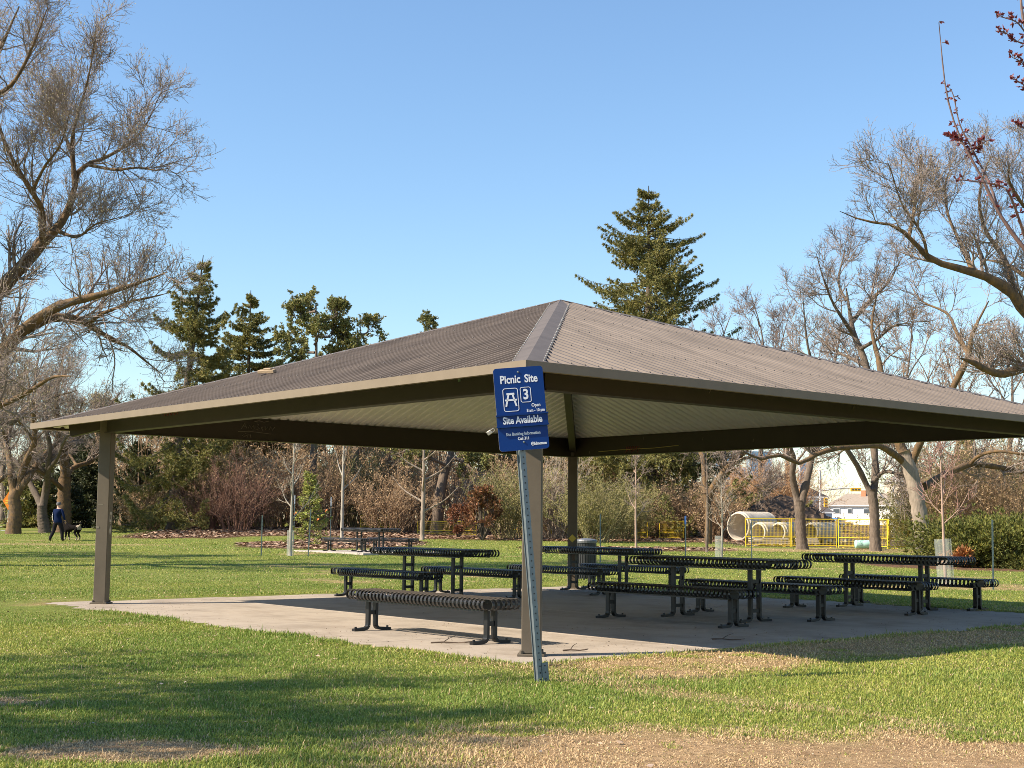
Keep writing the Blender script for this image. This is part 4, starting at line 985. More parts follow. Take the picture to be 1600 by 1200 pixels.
# ---- large elm at the left: trunk just outside the frame, limbs reach into it (34 m away)
Y0 = 34.0
tr = gpos(-112, Y0)
limbs = [
    ([tr, at(-115, 760, Y0), at(-100, 660, Y0), at(-85, 600, Y0)], [.50, .42, .38, .34]),
    (L3([(-90, 610), (-40, 590), (0, 555, -.3), (32, 520, -.6), (70, 490, -.9), (100, 475, -1.0), (132, 467, -1.1), (175, 455, -1.2), (217, 442, -1.3), (262, 425, -1.4)], Y0), [.30, .25, .21, .19, .165, .15, .12, .09, .055, .015]),
    (L3([(40, 517, -.5), (70, 500, -.3), (100, 496, 0), (130, 502, .2), (150, 515, .4), (175, 530, .6), (200, 542, .8), (225, 562, 1), (255, 586, 1.2)], Y0), [.16, .15, .135, .12, .09, .07, .05, .035, .012]),
    (L3([(142, 503, .3), (160, 490, 0), (185, 480, -.3), (205, 471, -.6), (238, 464, -1), (262, 458, -1.2)], Y0), [.07, .06, .05, .04, .03, .01]),
    (L3([(-90, 610), (-50, 520), (0, 454, .5), (42, 408, .8), (71, 375, 1), (100, 342, 1.2), (115, 300, 1.3), (121, 270, 1.4)], Y0), [.31, .28, .235, .21, .175, .14, .10, .085]),
    (L3([(121, 270, 1.4), (140, 255, 1.6), (165, 246, 1.8), (200, 225, 2.0), (225, 200, 2.2), (243, 165, 2.4)], Y0), [.085, .07, .06, .045, .03, .01]),
    (L3([(140, 258, 1.6), (180, 265, 1.0), (215, 262, .6), (245, 266, .2), (265, 262, 0)], Y0), [.06, .05, .035, .025, .008]),
    (L3([(117, 290, 1.3), (113, 230, 1.2), (118, 190, 1.0), (136, 130, .8), (150, 55, .5)], Y0), [.09, .075, .055, .035, .01]),
    (L3([(112, 235, 1.2), (90, 190, 1.8), (70, 150, 2.2), (60, 105, 2.6)], Y0), [.06, .045, .03, .01]),
    (L3([(66, 380, .9), (66, 330, .2), (50, 300, -.4), (20, 250, -1), (0, 200, -1.4), (-15, 130, -1.8)], Y0), [.11, .09, .08, .065, .045, .015]),
    (L3([(50, 300, -.4), (70, 260, -1), (95, 225, -1.6), (110, 170, -2.2)], Y0), [.06, .045, .03, .01]),
    (L3([(-90, 610), (-120, 480), (-100, 350), (-60, 220), (-10, 100), (30, 10)], Y0), [.28, .24, .19, .14, .08, .02]),
    (L3([(-60, 220), (-20, 160, -.8), (20, 130, -1.5), (50, 75, -2), (75, 10, -2.4)], Y0), [.11, .08, .06, .04, .012]),
    (L3([(86, 358, 1.1), (120, 370, .3), (150, 350, -.5), (185, 340, -1.0)], Y0), [.06, .045, .03, .01]),
    (L3([(-90, 620), (-30, 640, -1), (30, 620, -2), (80, 590, -3), (110, 588, -3.4)], Y0), [.16, .12, .08, .05, .015]),
    (L3([(-90, 640), (-30, 670, 1), (30, 655, 2.5), (75, 625, 3.4), (120, 610, 4.2)], Y0), [.14, .10, .07, .04, .012]),
]
limbs = [limbs[0]] + [(p_, [r_ * .78 for r_ in q_]) for p_, q_ in limbs[1:]]
bare_tree('elm_tree', limbs, rgen(1), [
    dict(n=14, ang=(25, 70), L=(.8, 2.1), rfac=.42, rtip=.010, N=7, wander=.16, up=.09, t0=.15, rmax=.06),
    dict(n=7, ang=(25, 60), L=(.5, 1.35), rfac=.55, rtip=.006, N=6, wander=.17, up=.05),
    dict(n=6, ang=(20, 60), L=(.25, .7), rfac=.6, rtip=.0042, N=4, wander=.2, up=.03), dict(n=2, ang=(20, 60), L=(.12, .38), rfac=.7, rtip=.0034, N=3, wander=.2, up=.03)],
    [bark_lichen, twig_d], 'large elm at the left edge with budding limbs sweeping over the shelter roof', origin=tr, bud=dict(n=1, size=.042, m=bud_t, **{'from': 3}))
# ---- elm at the right, trunk outside the frame, orange-stained limbs (38 m)
Y1 = 38.0; tr = gpos(1745, Y1)
limbs = [
    ([tr, at(1745, 760, Y1), at(1730, 660, Y1), at(1700, 590, Y1)], [.50, .44, .38, .34]),
    (L3([(1700, 590), (1650, 540, -.3), (1600, 482, -.6), (1578, 455, -.8), (1540, 432, -1), (1500, 420, -1.2), (1455, 405, -1.4), (1420, 370, -1.6), (1395, 352, -1.7), (1350, 345, -1.8), (1312, 330, -1.8)], Y1), [.32, .27, .22, .19, .16, .13, .11, .075, .055, .035, .01]),
    (L3([(1590, 475, -.7), (1575, 420, 0), (1560, 390, .6), (1540, 360, 1), (1530, 310, 1.4), (1545, 250, 1.8), (1560, 248, 2)], Y1), [.13, .11, .09, .07, .05, .03, .01]),
    (L3([(1420, 370, -1.6), (1428, 330, -1.2), (1432, 290, -.8), (1440, 245, -.4), (1438, 250, 0)], Y1), [.07, .055, .04, .025, .01]),
    (L3([(1450, 405, -1.4), (1440, 365, -2), (1410, 320, -2.6), (1390, 260, -3), (1385, 258, -3.2)], Y1), [.06, .045, .03, .02, .01]),
    (L3([(1520, 425, -1.1), (1500, 380, -.4), (1480, 330, .2), (1478, 280, .8), (1490, 268, 1.2)], Y1), [.075, .06, .045, .03, .01]),
    (L3([(1650, 540, 0), (1620, 440, 1), (1600, 430, 2), (1570, 412, 2.6), (1535, 405, 3)], Y1), [.16, .12, .09, .07, .02]),
    (L3([(1700, 590), (1690, 450, 1), (1660, 330, 2), (1630, 250, 2.6), (1605, 230, 3)], Y1), [.28, .2, .13, .07, .02]),
    (L3([(1660, 330, 2), (1610, 330, 1), (1580, 290, .4), (1575, 265, 0)], Y1), [.1, .07, .05, .015]),
    (L3([(1700, 610), (1640, 575, -2), (1600, 576, -2.6), (1568, 584, -3), (1545, 580, -3.3), (1520, 566, -3.6), (1500, 560, -4)], Y1), [.22, .17, .14, .125, .11, .09, .02]),
]
limbs = [limbs[0]] + [(p_, [r_ * .80 for r_ in q_]) for p_, q_ in limbs[1:]]
bare_tree('elm_tree', limbs, rgen(2), [
    dict(n=9, ang=(25, 65), L=(.8, 1.9), rfac=.42, rtip=.010, N=7, wander=.14, up=.10, t0=.2, rmax=.05),
    dict(n=9, ang=(20, 55), L=(.5, 1.4), rfac=.55, rtip=.006, N=6, wander=.16, up=.05),
    dict(n=6, ang=(20, 60), L=(.25, .7), rfac=.6, rtip=.0042, N=4, wander=.2, up=.03), dict(n=2, ang=(20, 60), L=(.12, .38), rfac=.7, rtip=.0034, N=3, wander=.2, up=.03)],
    [bark_lichen, twig_d], 'large bare elm at the right edge with orange lichen on its limbs', origin=tr, bud=dict(n=1, size=.036, m=bud_t, **{'from': 3}))
# ---- crab apple with red buds, close to the viewer at the upper right (trunk outside the frame)
Yc = 7.2; tr = (4.6, 7.4, ground_z(4.6, 7.4))
limbs = [([tr, (4.5, 7.4, 1.0), (4.35, 7.4, 1.9)], [.09, .075, .06]),
    ([(4.35, 7.4, 1.9)] + L3([(1720, 520), (1650, 440), (1610, 400), (1565, 340), (1530, 270), (1500, 215), (1482, 160), (1474, 110), (1467, 35)], Yc), [.05, .03, .018, .014, .0095, .007, .0055, .0045, .004, .002]),
    (L3([(1565, 340), (1545, 285, .05), (1520, 235, .1), (1500, 195, .1), (1490, 150, .1), (1484, 138, .1)], Yc), [.008, .0065, .005, .004, .003, .002]),
    (L3([(1612, 402), (1580, 310, -.2), (1560, 290, -.2), (1510, 282, -.3), (1492, 280, -.3)], Yc), [.009, .006, .004, .003, .0015]),
    (L3([(1512, 240, .1), (1530, 228, 0), (1542, 220, 0)], Yc), [.004, .003, .0015]),
    (L3([(1505, 225), (1490, 215, .1), (1478, 213, .1)], Yc), [.004, .003, .0015]),
    (L3([(1660, 450), (1630, 330, .3), (1615, 200, .3), (1608, 80, .3), (1597, 20, .3), (1594, -20, .3)], Yc), [.02, .015, .011, .009, .008, .006]),
    (L3([(1608, 60, .3), (1590, 36, .3), (1570, 28, .3), (1556, 25, .3)], Yc), [.005, .004, .003, .0015]),
    (L3([(1606, 70, .3), (1588, 64, .3), (1572, 52, .3), (1555, 48, .3)], Yc), [.005, .004, .003, .0015]),
    (L3([(1612, 200, .3), (1598, 200, .3), (1586, 193, .3)], Yc), [.004, .003, .0015]),
    (L3([(1612, 145, .3), (1596, 130, .3), (1580, 122, .3)], Yc), [.004, .003, .0015]), (L3([(1611, 110, .3), (1594, 96, .3), (1582, 90, .3)], Yc), [.004, .003, .0015])]
o = np.array(tr); root = empty('crab_apple_tree', tr, 0, 'young tree with red buds, its thin shoots crossing the upper right corner', 'tree')
tb = MB(); cb = MB(); r4 = rgen(4)
for k, (pts, rad) in enumerate(limbs):
    P, r = smooth_line(np.array(pts) - o, rad, 30); (tb if k < 2 else cb).tube(P, r, 7)
    if k == 0: continue
    vis_ = [i for i in range(2, 30) if r[i] < .012]
    for i in vis_:
        if r4.random() < .35 and i != 29: continue
        base_ = P[i] + r4.normal(0, .004, 3)
        dirn = r4.normal(0, 1, 3); dirn[2] = abs(dirn[2]) * .6; dirn /= np.linalg.norm(dirn)
        cb.tube([base_, base_ + dirn * .02], [.0025, .002], 4)
        for q in range(r4.integers(3, 7)):     # bud scales / tiny red leaves
            a = dirn + r4.normal(0, .55, 3); a /= np.linalg.norm(a); s = np.cross(a, r4.normal(0, 1, 3)); s /= np.linalg.norm(s); ln = r4.uniform(.014, .03); c = base_ + dirn * .018; n_ = np.cross(a, s)
            cb.add([c, c + a * ln * .5 - s * ln * .33, c + a * ln + n_ * ln * .25, c + a * ln * .5 + s * ln * .33, c + a * ln * .45 + n_ * ln * .22], [(0, 1, 4), (1, 2, 4), (2, 3, 4), (3, 0, 4)], 1)
bark_crab = mat('crab_apple_bark', (.14, .085, .07), .6, scale=30, var=.3)
tb.build('trunk', bark_crab, root, True); cb.build('crown', [bark_crab, mat('red_bud', (.11, .022, .026), .55, scale=60, col2=(.26, .06, .06), transl=.25)], root)
# ---- tree to the left of the viewer that throws its shade over the near lawn (its crown is outside the frame)
limb_rng = rgen(5); bl = (-10.6, 6.4, ground_z(-10.6, 6.4))
lm = [([np.array(p) + np.array(bl) for p in pts], rad) for pts, rad in auto_limbs(limb_rng, 8.6, .2, (0, 0), .25, 8, .95)]
bare_tree('shade_tree', lm, rgen(6), [dict(n=12, ang=(25, 70), L=(.8, 2.2), rfac=.5, rtip=.012, N=6, wander=.15, up=.03, t0=.2, rmax=.05), dict(n=9, ang=(25, 60), L=(.5, 1.1), rfac=.6, rtip=.009, N=5, wander=.17, up=.03), dict(n=6, ang=(20, 60), L=(.2, .6), rfac=.7, rtip=.007, N=3, wander=.2, up=.02)],
    [bark, twig_m], 'budding tree left of the viewer casting dappled shade on the near lawn', bud=dict(n=2, size=.075, m=bud_t))

bl2 = (-23.5, 37.5, ground_z(-23.5, 37.5)); lm = [([np.array(p) + np.array(bl2) for p in pts], rad) for pts, rad in auto_limbs(rgen(7), 11.0, .3, (.05, .05), .2, 9, 1.1)]
bare_tree('shade_tree', lm, rgen(8), LV_MID, [bark, twig_m], 'bare tree left of the view throwing long shadows over the left lawn', bud=dict(n=1, size=.09, m=bud_t))
# ---- left middle distance: four bare elms on the lawn
def park_elm(px, Y, H, lab, k, r0=.25, mats=(bark_lichen, twig_m), limbs=None, lean=(0, 0), group='bare elms on the lawn at left', lv=LV_MID, **kw):
    p = gpos(px, Y); rr = rgen(k)
    lm = limbs or auto_limbs(rr, H, r0, lean, kw.pop('fork', .22), kw.pop('n', 7), kw.pop('spread_', .75))
    lm = lm if limbs else [([np.array(q) + np.array(p) for q in pts], rad) for pts, rad in lm]
    return bare_tree('elm_tree', lm, rr, lv, mats, lab, group=group, origin=p, bud=kw.get('bud'))
Y = 71; g = gpos(22, Y)
park_elm(22, Y, 9, 'bare elm with forked trunk beside the orange diamond sign', 21, limbs=[
    ([g, at(24, 800, Y), at(22, 778, Y), at(28, 765, Y)], [.42, .33, .31, .28]),
    (L3([(22, 772), (18, 740), (14, 715, .5), (10, 690, 1), (14, 670, 1.5), (30, 650, 2), (40, 640, 2.4), (46, 610, 2.8), (40, 570, 3)], Y), [.24, .19, .16, .14, .13, .12, .1, .07, .02]),
    (L3([(28, 768), (36, 735), (46, 710, -.5), (54, 690, -1), (53, 660, -1.4), (52, 630, -2), (55, 590, -2.5), (60, 555, -3)], Y), [.22, .2, .17, .14, .12, .1, .06, .02]),
    (L3([(28, 768), (45, 745), (60, 722, 1), (78, 702, 1.6), (95, 688, 2.2), (120, 668, 2.8), (150, 640, 3.4)], Y), [.2, .18, .15, .13, .1, .07, .02]),
    (L3([(10, 690, 1), (0, 660, 0), (-15, 630, -1), (-30, 600, -2)], Y), [.1, .08, .05, .02]), (L3([(54, 690, -1), (35, 665, -2), (15, 640, -3), (0, 600, -4)], Y), [.08, .07, .05, .02]), (L3([(95, 688, 2.2), (90, 650, 3), (95, 610, 4), (110, 560, 5)], Y), [.08, .07, .04, .02])])
Y = 73; g = gpos(72, Y)
park_elm(72, Y, 9, 'dark leaning elm with two stems just left of the walking person', 22, mats=(bark_dark, twig_d), limbs=[
    ([g, at(66, 805, Y), at(66, 790, Y)], [.36, .28, .26]),
    (L3([(66, 792), (52, 765, .5), (38, 740, 1), (25, 722, 1.5), (5, 700, 2), (-15, 660, 3)], Y), [.2, .17, .14, .11, .07, .02]),
    (L3([(66, 795), (72, 765), (75, 735, -1), (78, 700, -1.6), (72, 665, -2), (75, 625, -2.6), (82, 580, -3)], Y), [.22, .2, .17, .13, .1, .06, .02]),
    (L3([(75, 735, -1), (90, 715, -2), (100, 690, -3), (120, 660, -4), (130, 625, -5)], Y), [.12, .1, .08, .05, .02])])
Y = 74; g = gpos(100, Y)
park_elm(100, Y, 10, 'bare elm with an orange-brown trunk behind the walking person', 23, limbs=[
    ([g, at(100, 800, Y), at(100, 770, Y), at(102, 745, Y)], [.46, .40, .36, .34]),
    (L3([(102, 750), (101, 720, -.3), (98, 700, -.6), (94, 690, -.8), (92, 660, -1), (88, 620, -1.4), (94, 580, -2), (100, 545, -2.4)], Y), [.27, .23, .2, .18, .15, .1, .06, .02]),
    (L3([(104, 745), (110, 735, .6), (120, 728, 1), (140, 722, 1.6), (150, 712, 2), (158, 695, 2.6), (180, 670, 3)], Y), [.18, .16, .14, .12, .09, .06, .02]),
    (L3([(98, 765), (88, 755, -1), (75, 745, -1.6), (60, 735, -2.4), (40, 725, -3)], Y), [.14, .12, .1, .06, .02]),
    (L3([(98, 705, -.6), (112, 690, 0), (125, 680, .6), (140, 660, 1.2), (165, 640, 2), (190, 610, 3)], Y), [.14, .13, .12, .09, .06, .02]),
    (L3([(120, 728, 1), (112, 715, 2), (106, 705, 2.6), (103, 680, 3), (110, 640, 3.6)], Y), [.08, .07, .06, .04, .02])])
park_elm(-30, 78, 10, 'bare elm at the very left edge, behind the orange diamond sign', 24, r0=.24)
park_elm(150, 96, 9.0, 'pale budding elm rising behind the left corner of the shelter roof', 25, r0=.2, mats=(bark, twig_m), bud=dict(n=1, size=.11, m=bud_t))
park_elm(75, 100, 9.5, 'bare elm far behind the walking person, its crown above the leaning elm', 26, r0=.22, mats=(bark, twig_b))
park_elm(5, 102, 10.5, 'bare elm in the far row at the left edge', 27, r0=.24, mats=(bark, twig_b))
park_elm(205, 100, 7.5, 'bare elm in the far row between the left post and the tall spruce', 28, r0=.2, mats=(bark, twig_b))
# ---- spruces at the left
def sp_prof(t): return min(1.0, 1.12 * (1 - t) ** .75)
c1 = gpos(272, 75)
conifer('spruce_tree', 15.2, 5.4, .38, c1, rgen(31), spruce_m, 'tall ragged spruce with a thick bare lower trunk, left of the smaller spruces', z0=.16, droop=.42, nb=10, tier=.5, fan=7, whorl=.92, gaps=.16, per=16, size=0.187, wid=0.018, hang=.8, prof=lambda t: (.95 * (1 - t) ** .6) * (.72 + .36 * math.sin(t * 31) ** 2), upt=.5, lean=(.075, 0))
conifer('spruce_tree', 14.9, 5.2, .26, gpos(382, 85), rgen(32), spruce_m, 'dense pointed spruce right of the tall ragged spruce', z0=.06, droop=.2, nb=12, tier=.5, fan=7, whorl=.72, gaps=.10, per=11, size=0.172, wid=0.020, hang=.5, prof=sp_prof)
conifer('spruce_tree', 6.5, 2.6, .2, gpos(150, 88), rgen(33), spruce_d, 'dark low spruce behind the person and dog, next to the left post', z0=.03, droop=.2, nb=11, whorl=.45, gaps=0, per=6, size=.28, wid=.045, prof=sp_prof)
conifer('spruce_tree', 5.2, 2.8, .2, gpos(52, 86), rgen(34), spruce_m, 'olive spruce between the two leftmost elm trunks', z0=.02, droop=.2, nb=11, whorl=.45, gaps=0, per=6, size=.28, wid=.045, prof=sp_prof)
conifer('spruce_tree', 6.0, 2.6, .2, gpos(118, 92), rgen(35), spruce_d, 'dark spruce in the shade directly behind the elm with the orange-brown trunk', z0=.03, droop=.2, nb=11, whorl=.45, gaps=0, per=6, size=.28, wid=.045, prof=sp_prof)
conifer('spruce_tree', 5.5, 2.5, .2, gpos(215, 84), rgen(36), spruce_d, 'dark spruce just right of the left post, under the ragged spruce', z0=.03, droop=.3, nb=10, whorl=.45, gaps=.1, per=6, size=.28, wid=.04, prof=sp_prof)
# ---- pines
def mk_pine(px, Y, top, lab, k, spread_=2.2, m=pine_m, n=9, lowest=.5, per=7, size=.15):
    b = np.array(gpos(px, Y)); H = at(px, top, Y)[2] - b[2]; rr = rgen(k)
    tp = b + np.array([.15, 0, H]); lm = [([b, b * .5 + tp * .5 + np.array([.2, 0, 0]), tp], [.26, .16, .03])]
    for i in range(n):
        t = lowest + (.97 - lowest) * i / (n - 1); az = i * 2.4 + rr.uniform(-.4, .4); L = spread_ * (1.05 - .6 * (t - lowest) / (1 - lowest)) * rr.uniform(.7, 1.1)
        s = b * (1 - t) + tp * t; q = s + np.array([math.cos(az) * L * .6, math.sin(az) * L * .6, .05 * L]); e = s + np.array([math.cos(az) * L, math.sin(az) * L, .38 * L])
        lm.append(([s, q, e], [.08, .05, .015]))
    return pine('pine_tree', lm, 8, tuple(b), rr, m, lab, size=size, per=per)
mk_pine(482, 78, 476, 'rounded pine above the left roof slope, beside the pointed spruce', 41, 3.1, n=15, lowest=.45)
mk_pine(548, 80, 512, 'thin-topped pine right of the rounded pine, above the left roof slope', 42, 2.1, n=9, lowest=.5, per=6)
mk_pine(672, 96, 506, 'pine whose tip just shows over the middle of the left roof slope', 43, 1.6, n=8, lowest=.5)
mk_pine(415, 92, 640, 'dark pine standing behind the far picnic table thicket, left part', 44, 2.6, n=10, lowest=.25)
b = np.array(gpos(682, 76)); lm = [(list(b[None]) + L3([(684, 800), (688, 770), (695, 735, .3), (704, 712, .6), (706, 690, 1), (700, 640, 1.4), (690, 560, 2)], 76), [.36, .33, .3, .24, .2, .18, .12, .05])]
lm += [(L3([(704, 714, .6), (725, 722, 0), (745, 735, -.6), (775, 738, -1)], 76), [.12, .1, .07, .02]), (L3([(705, 705, .6), (740, 700, 1.5), (790, 715, 2.4), (835, 728, 3)], 76), [.1, .08, .06, .02]), (L3([(698, 728), (670, 715, -1), (640, 705, -1.4), (610, 712, -2)], 76), [.1, .08, .05, .02]),
       (L3([(704, 690, .6), (730, 670, 0), (770, 665, -.6), (800, 680, -1)], 76), [.12, .1, .07, .02]), (L3([(704, 680, .6), (680, 650, 0), (650, 640, -.6), (620, 650, -1)], 76), [.12, .1, .07, .02]), (L3([(700, 640, 1), (730, 610, 2), (770, 600, 3)], 76), [.1, .07, .02]), (L3([(700, 640, 1), (670, 610, 2), (640, 600, 1)], 76), [.1, .07, .02])]
pine('pine_tree', lm, 9, tuple(b), rgen(45), pine_m, 'old leaning pine with a thick crooked trunk behind the left table', size=.16, per=7, bk=bark)
mk_pine(600, 90, 600, 'dark pine in the thicket above the far picnic table', 46, 3.0, n=10, lowest=.2)
mk_pine(760, 92, 610, 'dark pine in the thicket right of the leaning pine', 47, 3.0, n=10, lowest=.2)
mk_pine(868, 90, 640, 'dark pine in the thicket between the front and rear posts', 48, 2.8, n=10, lowest=.15)
mk_pine(520, 94, 620, 'dark pine in the thicket behind the slim pale tree', 49, 2.8, n=10, lowest=.2)
# ---- big spruce behind the shelter, its top over the roof
conifer('spruce_tree', 20.3, 9.2, .46, gpos(1014, 78), rgen(51), spruce_m, 'big spruce rising above the right roof slope', z0=.10, droop=.24, nb=17, tier=.5, fan=5, whorl=.9, gaps=.14, per=13, size=0.179, wid=0.018, hang=.95, prof=lambda t: (1.0 * (1 - t) ** .62) * (.70 + .34 * math.sin(t * 23 + 1) ** 2), upt=.28)
conifer('spruce_tree', 7.5, 3.0, .2, gpos(930, 86), rgen(52), pine_m, 'olive spruce behind the rear post, left of the big spruce', z0=.02, droop=.3, nb=10, whorl=.45, gaps=.08, per=7, size=.26, wid=.03, prof=sp_prof)
conifer('spruce_tree', 8.5, 2.4, .2, gpos(1085, 84), rgen(53), spruce_d, 'thin half-dead spruce with bare drooping boughs right of the big spruce trunk', z0=.04, droop=.35, nb=8, whorl=.5, gaps=.15, per=5, size=.28, wid=.03, dead=.55, prof=sp_prof)
conifer('spruce_tree', 2.9, 1.0, .05, gpos(484, 55), rgen(54), young_m, 'young yellow-green spruce beside the far picnic table', z0=.06, droop=.1, nb=7, whorl=.26, gaps=.25, per=4, size=.16, wid=.018, prof=lambda t: (1 - t) ** .8)
conifer('spruce_tree', 8.0, 2.2, .18, gpos(1512, 110), rgen(55), spruce_m, 'distant brownish spruce behind the right thicket', z0=.05, droop=.2, nb=9, whorl=.5, gaps=.1, per=5, size=.3, wid=.04, prof=sp_prof)

# ---- bare trees at the right
Y = 58; g = gpos(1253, Y)
park_elm(1253, Y, 9, 'dark elm with a V-shaped fork, in front of the concrete pipes', 61, mats=(bark, twig_m), group='bare trees along the yellow fence', limbs=[
    ([g, at(1252, 840, Y), at(1250, 805, Y), at(1249, 782, Y)], [.28, .235, .22, .23]),
    (L3([(1247, 788), (1242, 765), (1238, 740, -.3), (1240, 715, -.6), (1228, 690, -1), (1210, 650, -1.6), (1195, 600, -2.2), (1180, 560, -2.6)], Y), [.17, .15, .13, .12, .11, .09, .06, .02]),
    (L3([(1251, 790), (1258, 760), (1264, 735, .3), (1268, 715, .5), (1275, 690, .8), (1290, 640, 1.4), (1300, 590, 2), (1310, 540, 2.5)], Y), [.19, .165, .15, .14, .12, .1, .07, .02]),
    (L3([(1270, 710, .5), (1240, 660, 0), (1250, 600, -.6), (1245, 540, -1.2)], Y), [.1, .09, .06, .02])])
Y = 56; g = gpos(1367, Y)
park_elm(1367, Y, 12, 'elm with a forked trunk in front of the white house, its crown above the roof', 62, mats=(bark, twig_m), group='bare trees along the yellow fence', limbs=[
    ([g, at(1367, 840, Y), at(1366, 800, Y), at(1362, 765, Y)], [.27, .22, .20, .20]),
    (L3([(1360, 770), (1348, 745, -.2), (1338, 725, -.5), (1325, 705, -.8), (1300, 660, -1.2), (1280, 600, -1.6), (1262, 540, -2), (1255, 470, -2.4)], Y), [.13, .12, .11, .1, .09, .07, .05, .015]),
    (L3([(1364, 770), (1368, 740, .2), (1366, 705, .4), (1362, 660, .6), (1358, 600, .8), (1350, 560, 1), (1335, 525, 1.2), (1328, 490, 1.4), (1322, 450, 1.6)], Y), [.17, .155, .14, .14, .15, .14, .12, .08, .03]),
    (L3([(1333, 522, 1.2), (1318, 500, .6), (1300, 470, 0), (1285, 430, -.6), (1275, 395, -1)], Y), [.09, .075, .055, .035, .01]),
    (L3([(1330, 505, 1.3), (1350, 480, 1.8), (1375, 455, 2.4), (1392, 435, 3), (1410, 400, 3.5)], Y), [.1, .085, .07, .05, .015]),
    (L3([(1322, 470, 1.5), (1310, 440, 2), (1318, 400, 2.4), (1322, 375, 2.8)], Y), [.06, .05, .03, .01]),
    (L3([(1345, 545, 1), (1370, 530, 0), (1395, 510, -1), (1420, 505, -1.6)], Y), [.09, .07, .05, .015]),
    (L3([(1352, 570, 1), (1330, 560, 2), (1300, 545, 3), (1270, 515, 4)], Y), [.09, .07, .05, .015]),
    (L3([(1362, 755), (1380, 738, 0), (1400, 740, -.5), (1412, 745, -.8), (1417, 738, -1)], Y), [.08, .07, .06, .05, .02])])
Y = 52; g = gpos(1446, Y)
park_elm(1446, Y, 12, 'thick grey elm leaning left behind the rightmost table', 63, mats=(bark_grey, twig_m, bark_lichen), group='bare trees along the yellow fence', limbs=[
    ([g, at(1443, 845, Y), at(1438, 810, Y), at(1431, 770, Y), at(1421, 730, Y), at(1412, 705, Y)], [.42, .335, .30, .29, .27, .25]),
    (L3([(1414, 712), (1402, 685), (1392, 650, .4), (1380, 600, .8), (1372, 560, 1.2), (1362, 510, 1.6), (1372, 450, 2)], Y), [.2, .19, .17, .14, .1, .06, .02]),
    (L3([(1425, 725), (1434, 700, -.3), (1445, 680, -.6), (1465, 645, -1), (1488, 607, -1.4), (1503, 578, -1.6), (1514, 555, -1.8), (1520, 520, -2), (1545, 470, -2.4)], Y), [.14, .135, .13, .13, .12, .12, .11, .07, .02]),
    (L3([(1510, 562, -1.8), (1530, 570, -2.2), (1548, 582, -2.6), (1570, 586, -3), (1600, 577, -3.4), (1630, 560, -4)], Y), [.1, .1, .1, .1, .09, .03]),
    (L3([(1514, 555, -1.8), (1495, 520, -1), (1480, 490, -.4), (1440, 470, .2), (1420, 440, .8)], Y), [.08, .07, .05, .03, .01]),
    (L3([(1410, 720), (1400, 712, -.4), (1385, 702, -.8), (1370, 696, -1.2), (1340, 698, -1.6), (1310, 700, -2), (1280, 708, -2.4), (1262, 718, -2.6), (1245, 724, -2.8), (1228, 714, -3), (1210, 711, -3.2), (1193, 718, -3.4), (1175, 712, -3.6), (1160, 706, -3.8)], Y), [.15, .14, .12, .11, .1, .095, .09, .08, .075, .07, .065, .055, .04, .02]),
    (L3([(1445, 760), (1458, 752, .4), (1475, 742, .8), (1495, 733, 1.2), (1515, 726, 1.6), (1540, 727, 2), (1570, 732, 2.4), (1600, 738, 2.8), (1640, 742, 3.2)], Y), [.15, .14, .13, .125, .12, .11, .1, .09, .06]),
    (L3([(1515, 726, 1.6), (1530, 712, 1), (1560, 705, .4), (1600, 710, 0), (1640, 712, 0)], Y), [.07, .07, .06, .05, .02])],
    lv=[dict(n=10, ang=(25, 75), L=(.8, 2.2), rfac=.45, rtip=.011, N=7, wander=.17, up=.04, t0=.3, rmax=.05), LV_MID[1], LV_MID[2]])
Y = 66; g = gpos(1106, Y)
park_elm(1106, Y, 9, 'bare tree with a leaning orange lichen limb right of the rear post', 64, mats=(bark_lichen, twig_d), group='bare trees along the yellow fence', limbs=[
    ([g, at(1107, 800, Y), at(1103, 770, Y)], [.20, .16, .15]),
    (L3([(1106, 790), (1112, 765, 0), (1124, 748, -.3), (1138, 730, -.6), (1150, 717, -.8), (1160, 708, -1), (1175, 690, -1.3), (1195, 640, -2)], Y), [.14, .17, .185, .18, .17, .15, .12, .05]),
    (L3([(1142, 727, -.6), (1155, 740, -1), (1165, 748, -1.2), (1180, 760, -1.5), (1195, 765, -1.8)], Y), [.07, .06, .05, .035, .01]),
    (L3([(1103, 775), (1100, 740, .3), (1098, 715, .6), (1090, 690, 1), (1085, 640, 1.5), (1075, 590, 2)], Y), [.13, .12, .12, .1, .07, .02])])
# far bare trees over the right roof slope
fl = [(1130, 455, 150, 'faint bare tree over the right roof slope, beside the big spruce'), (1185, 440, 140, 'fan-shaped bare tree over the right roof slope, second from the big spruce'), (1232, 470, 150, 'faint bare tree over the roof, left of the forked elm crown'),
      (1420, 470, 120, 'bare tree behind the grey leaning elm'), (1500, 520, 130, 'bare tree behind the right elm, over the roof edge'), (1580, 500, 125, 'bare tree at the right edge, behind the dipping orange limb')]
for k, (px, top, Y, lab) in enumerate(fl):
    g = gpos(px, Y); H = at(px, top, Y)[2] - g[2]
    park_elm(px, Y, H, lab, 70 + k, r0=.26, mats=(bark, twig_d if k < 3 else twig_b), lv=LV_FAR, fork=.25, n=8, spread_=.5, group='far bare trees')
# white-stemmed birch by the road
g = gpos(1395, 100); rb = rgen(80); lm = [([np.array(q) + np.array(g) for q in pts], rad) for pts, rad in auto_limbs(rb, 7.5, .12, (.02, 0), .08, 7, .5)]
bare_tree('birch_tree', lm, rb, LV_FAR, [mat('birch_bark', (.62, .58, .53), .8, scale=6, col2=(.8, .77, .72)), twig_p], 'white-stemmed birch between the forked elm and the grey elm')

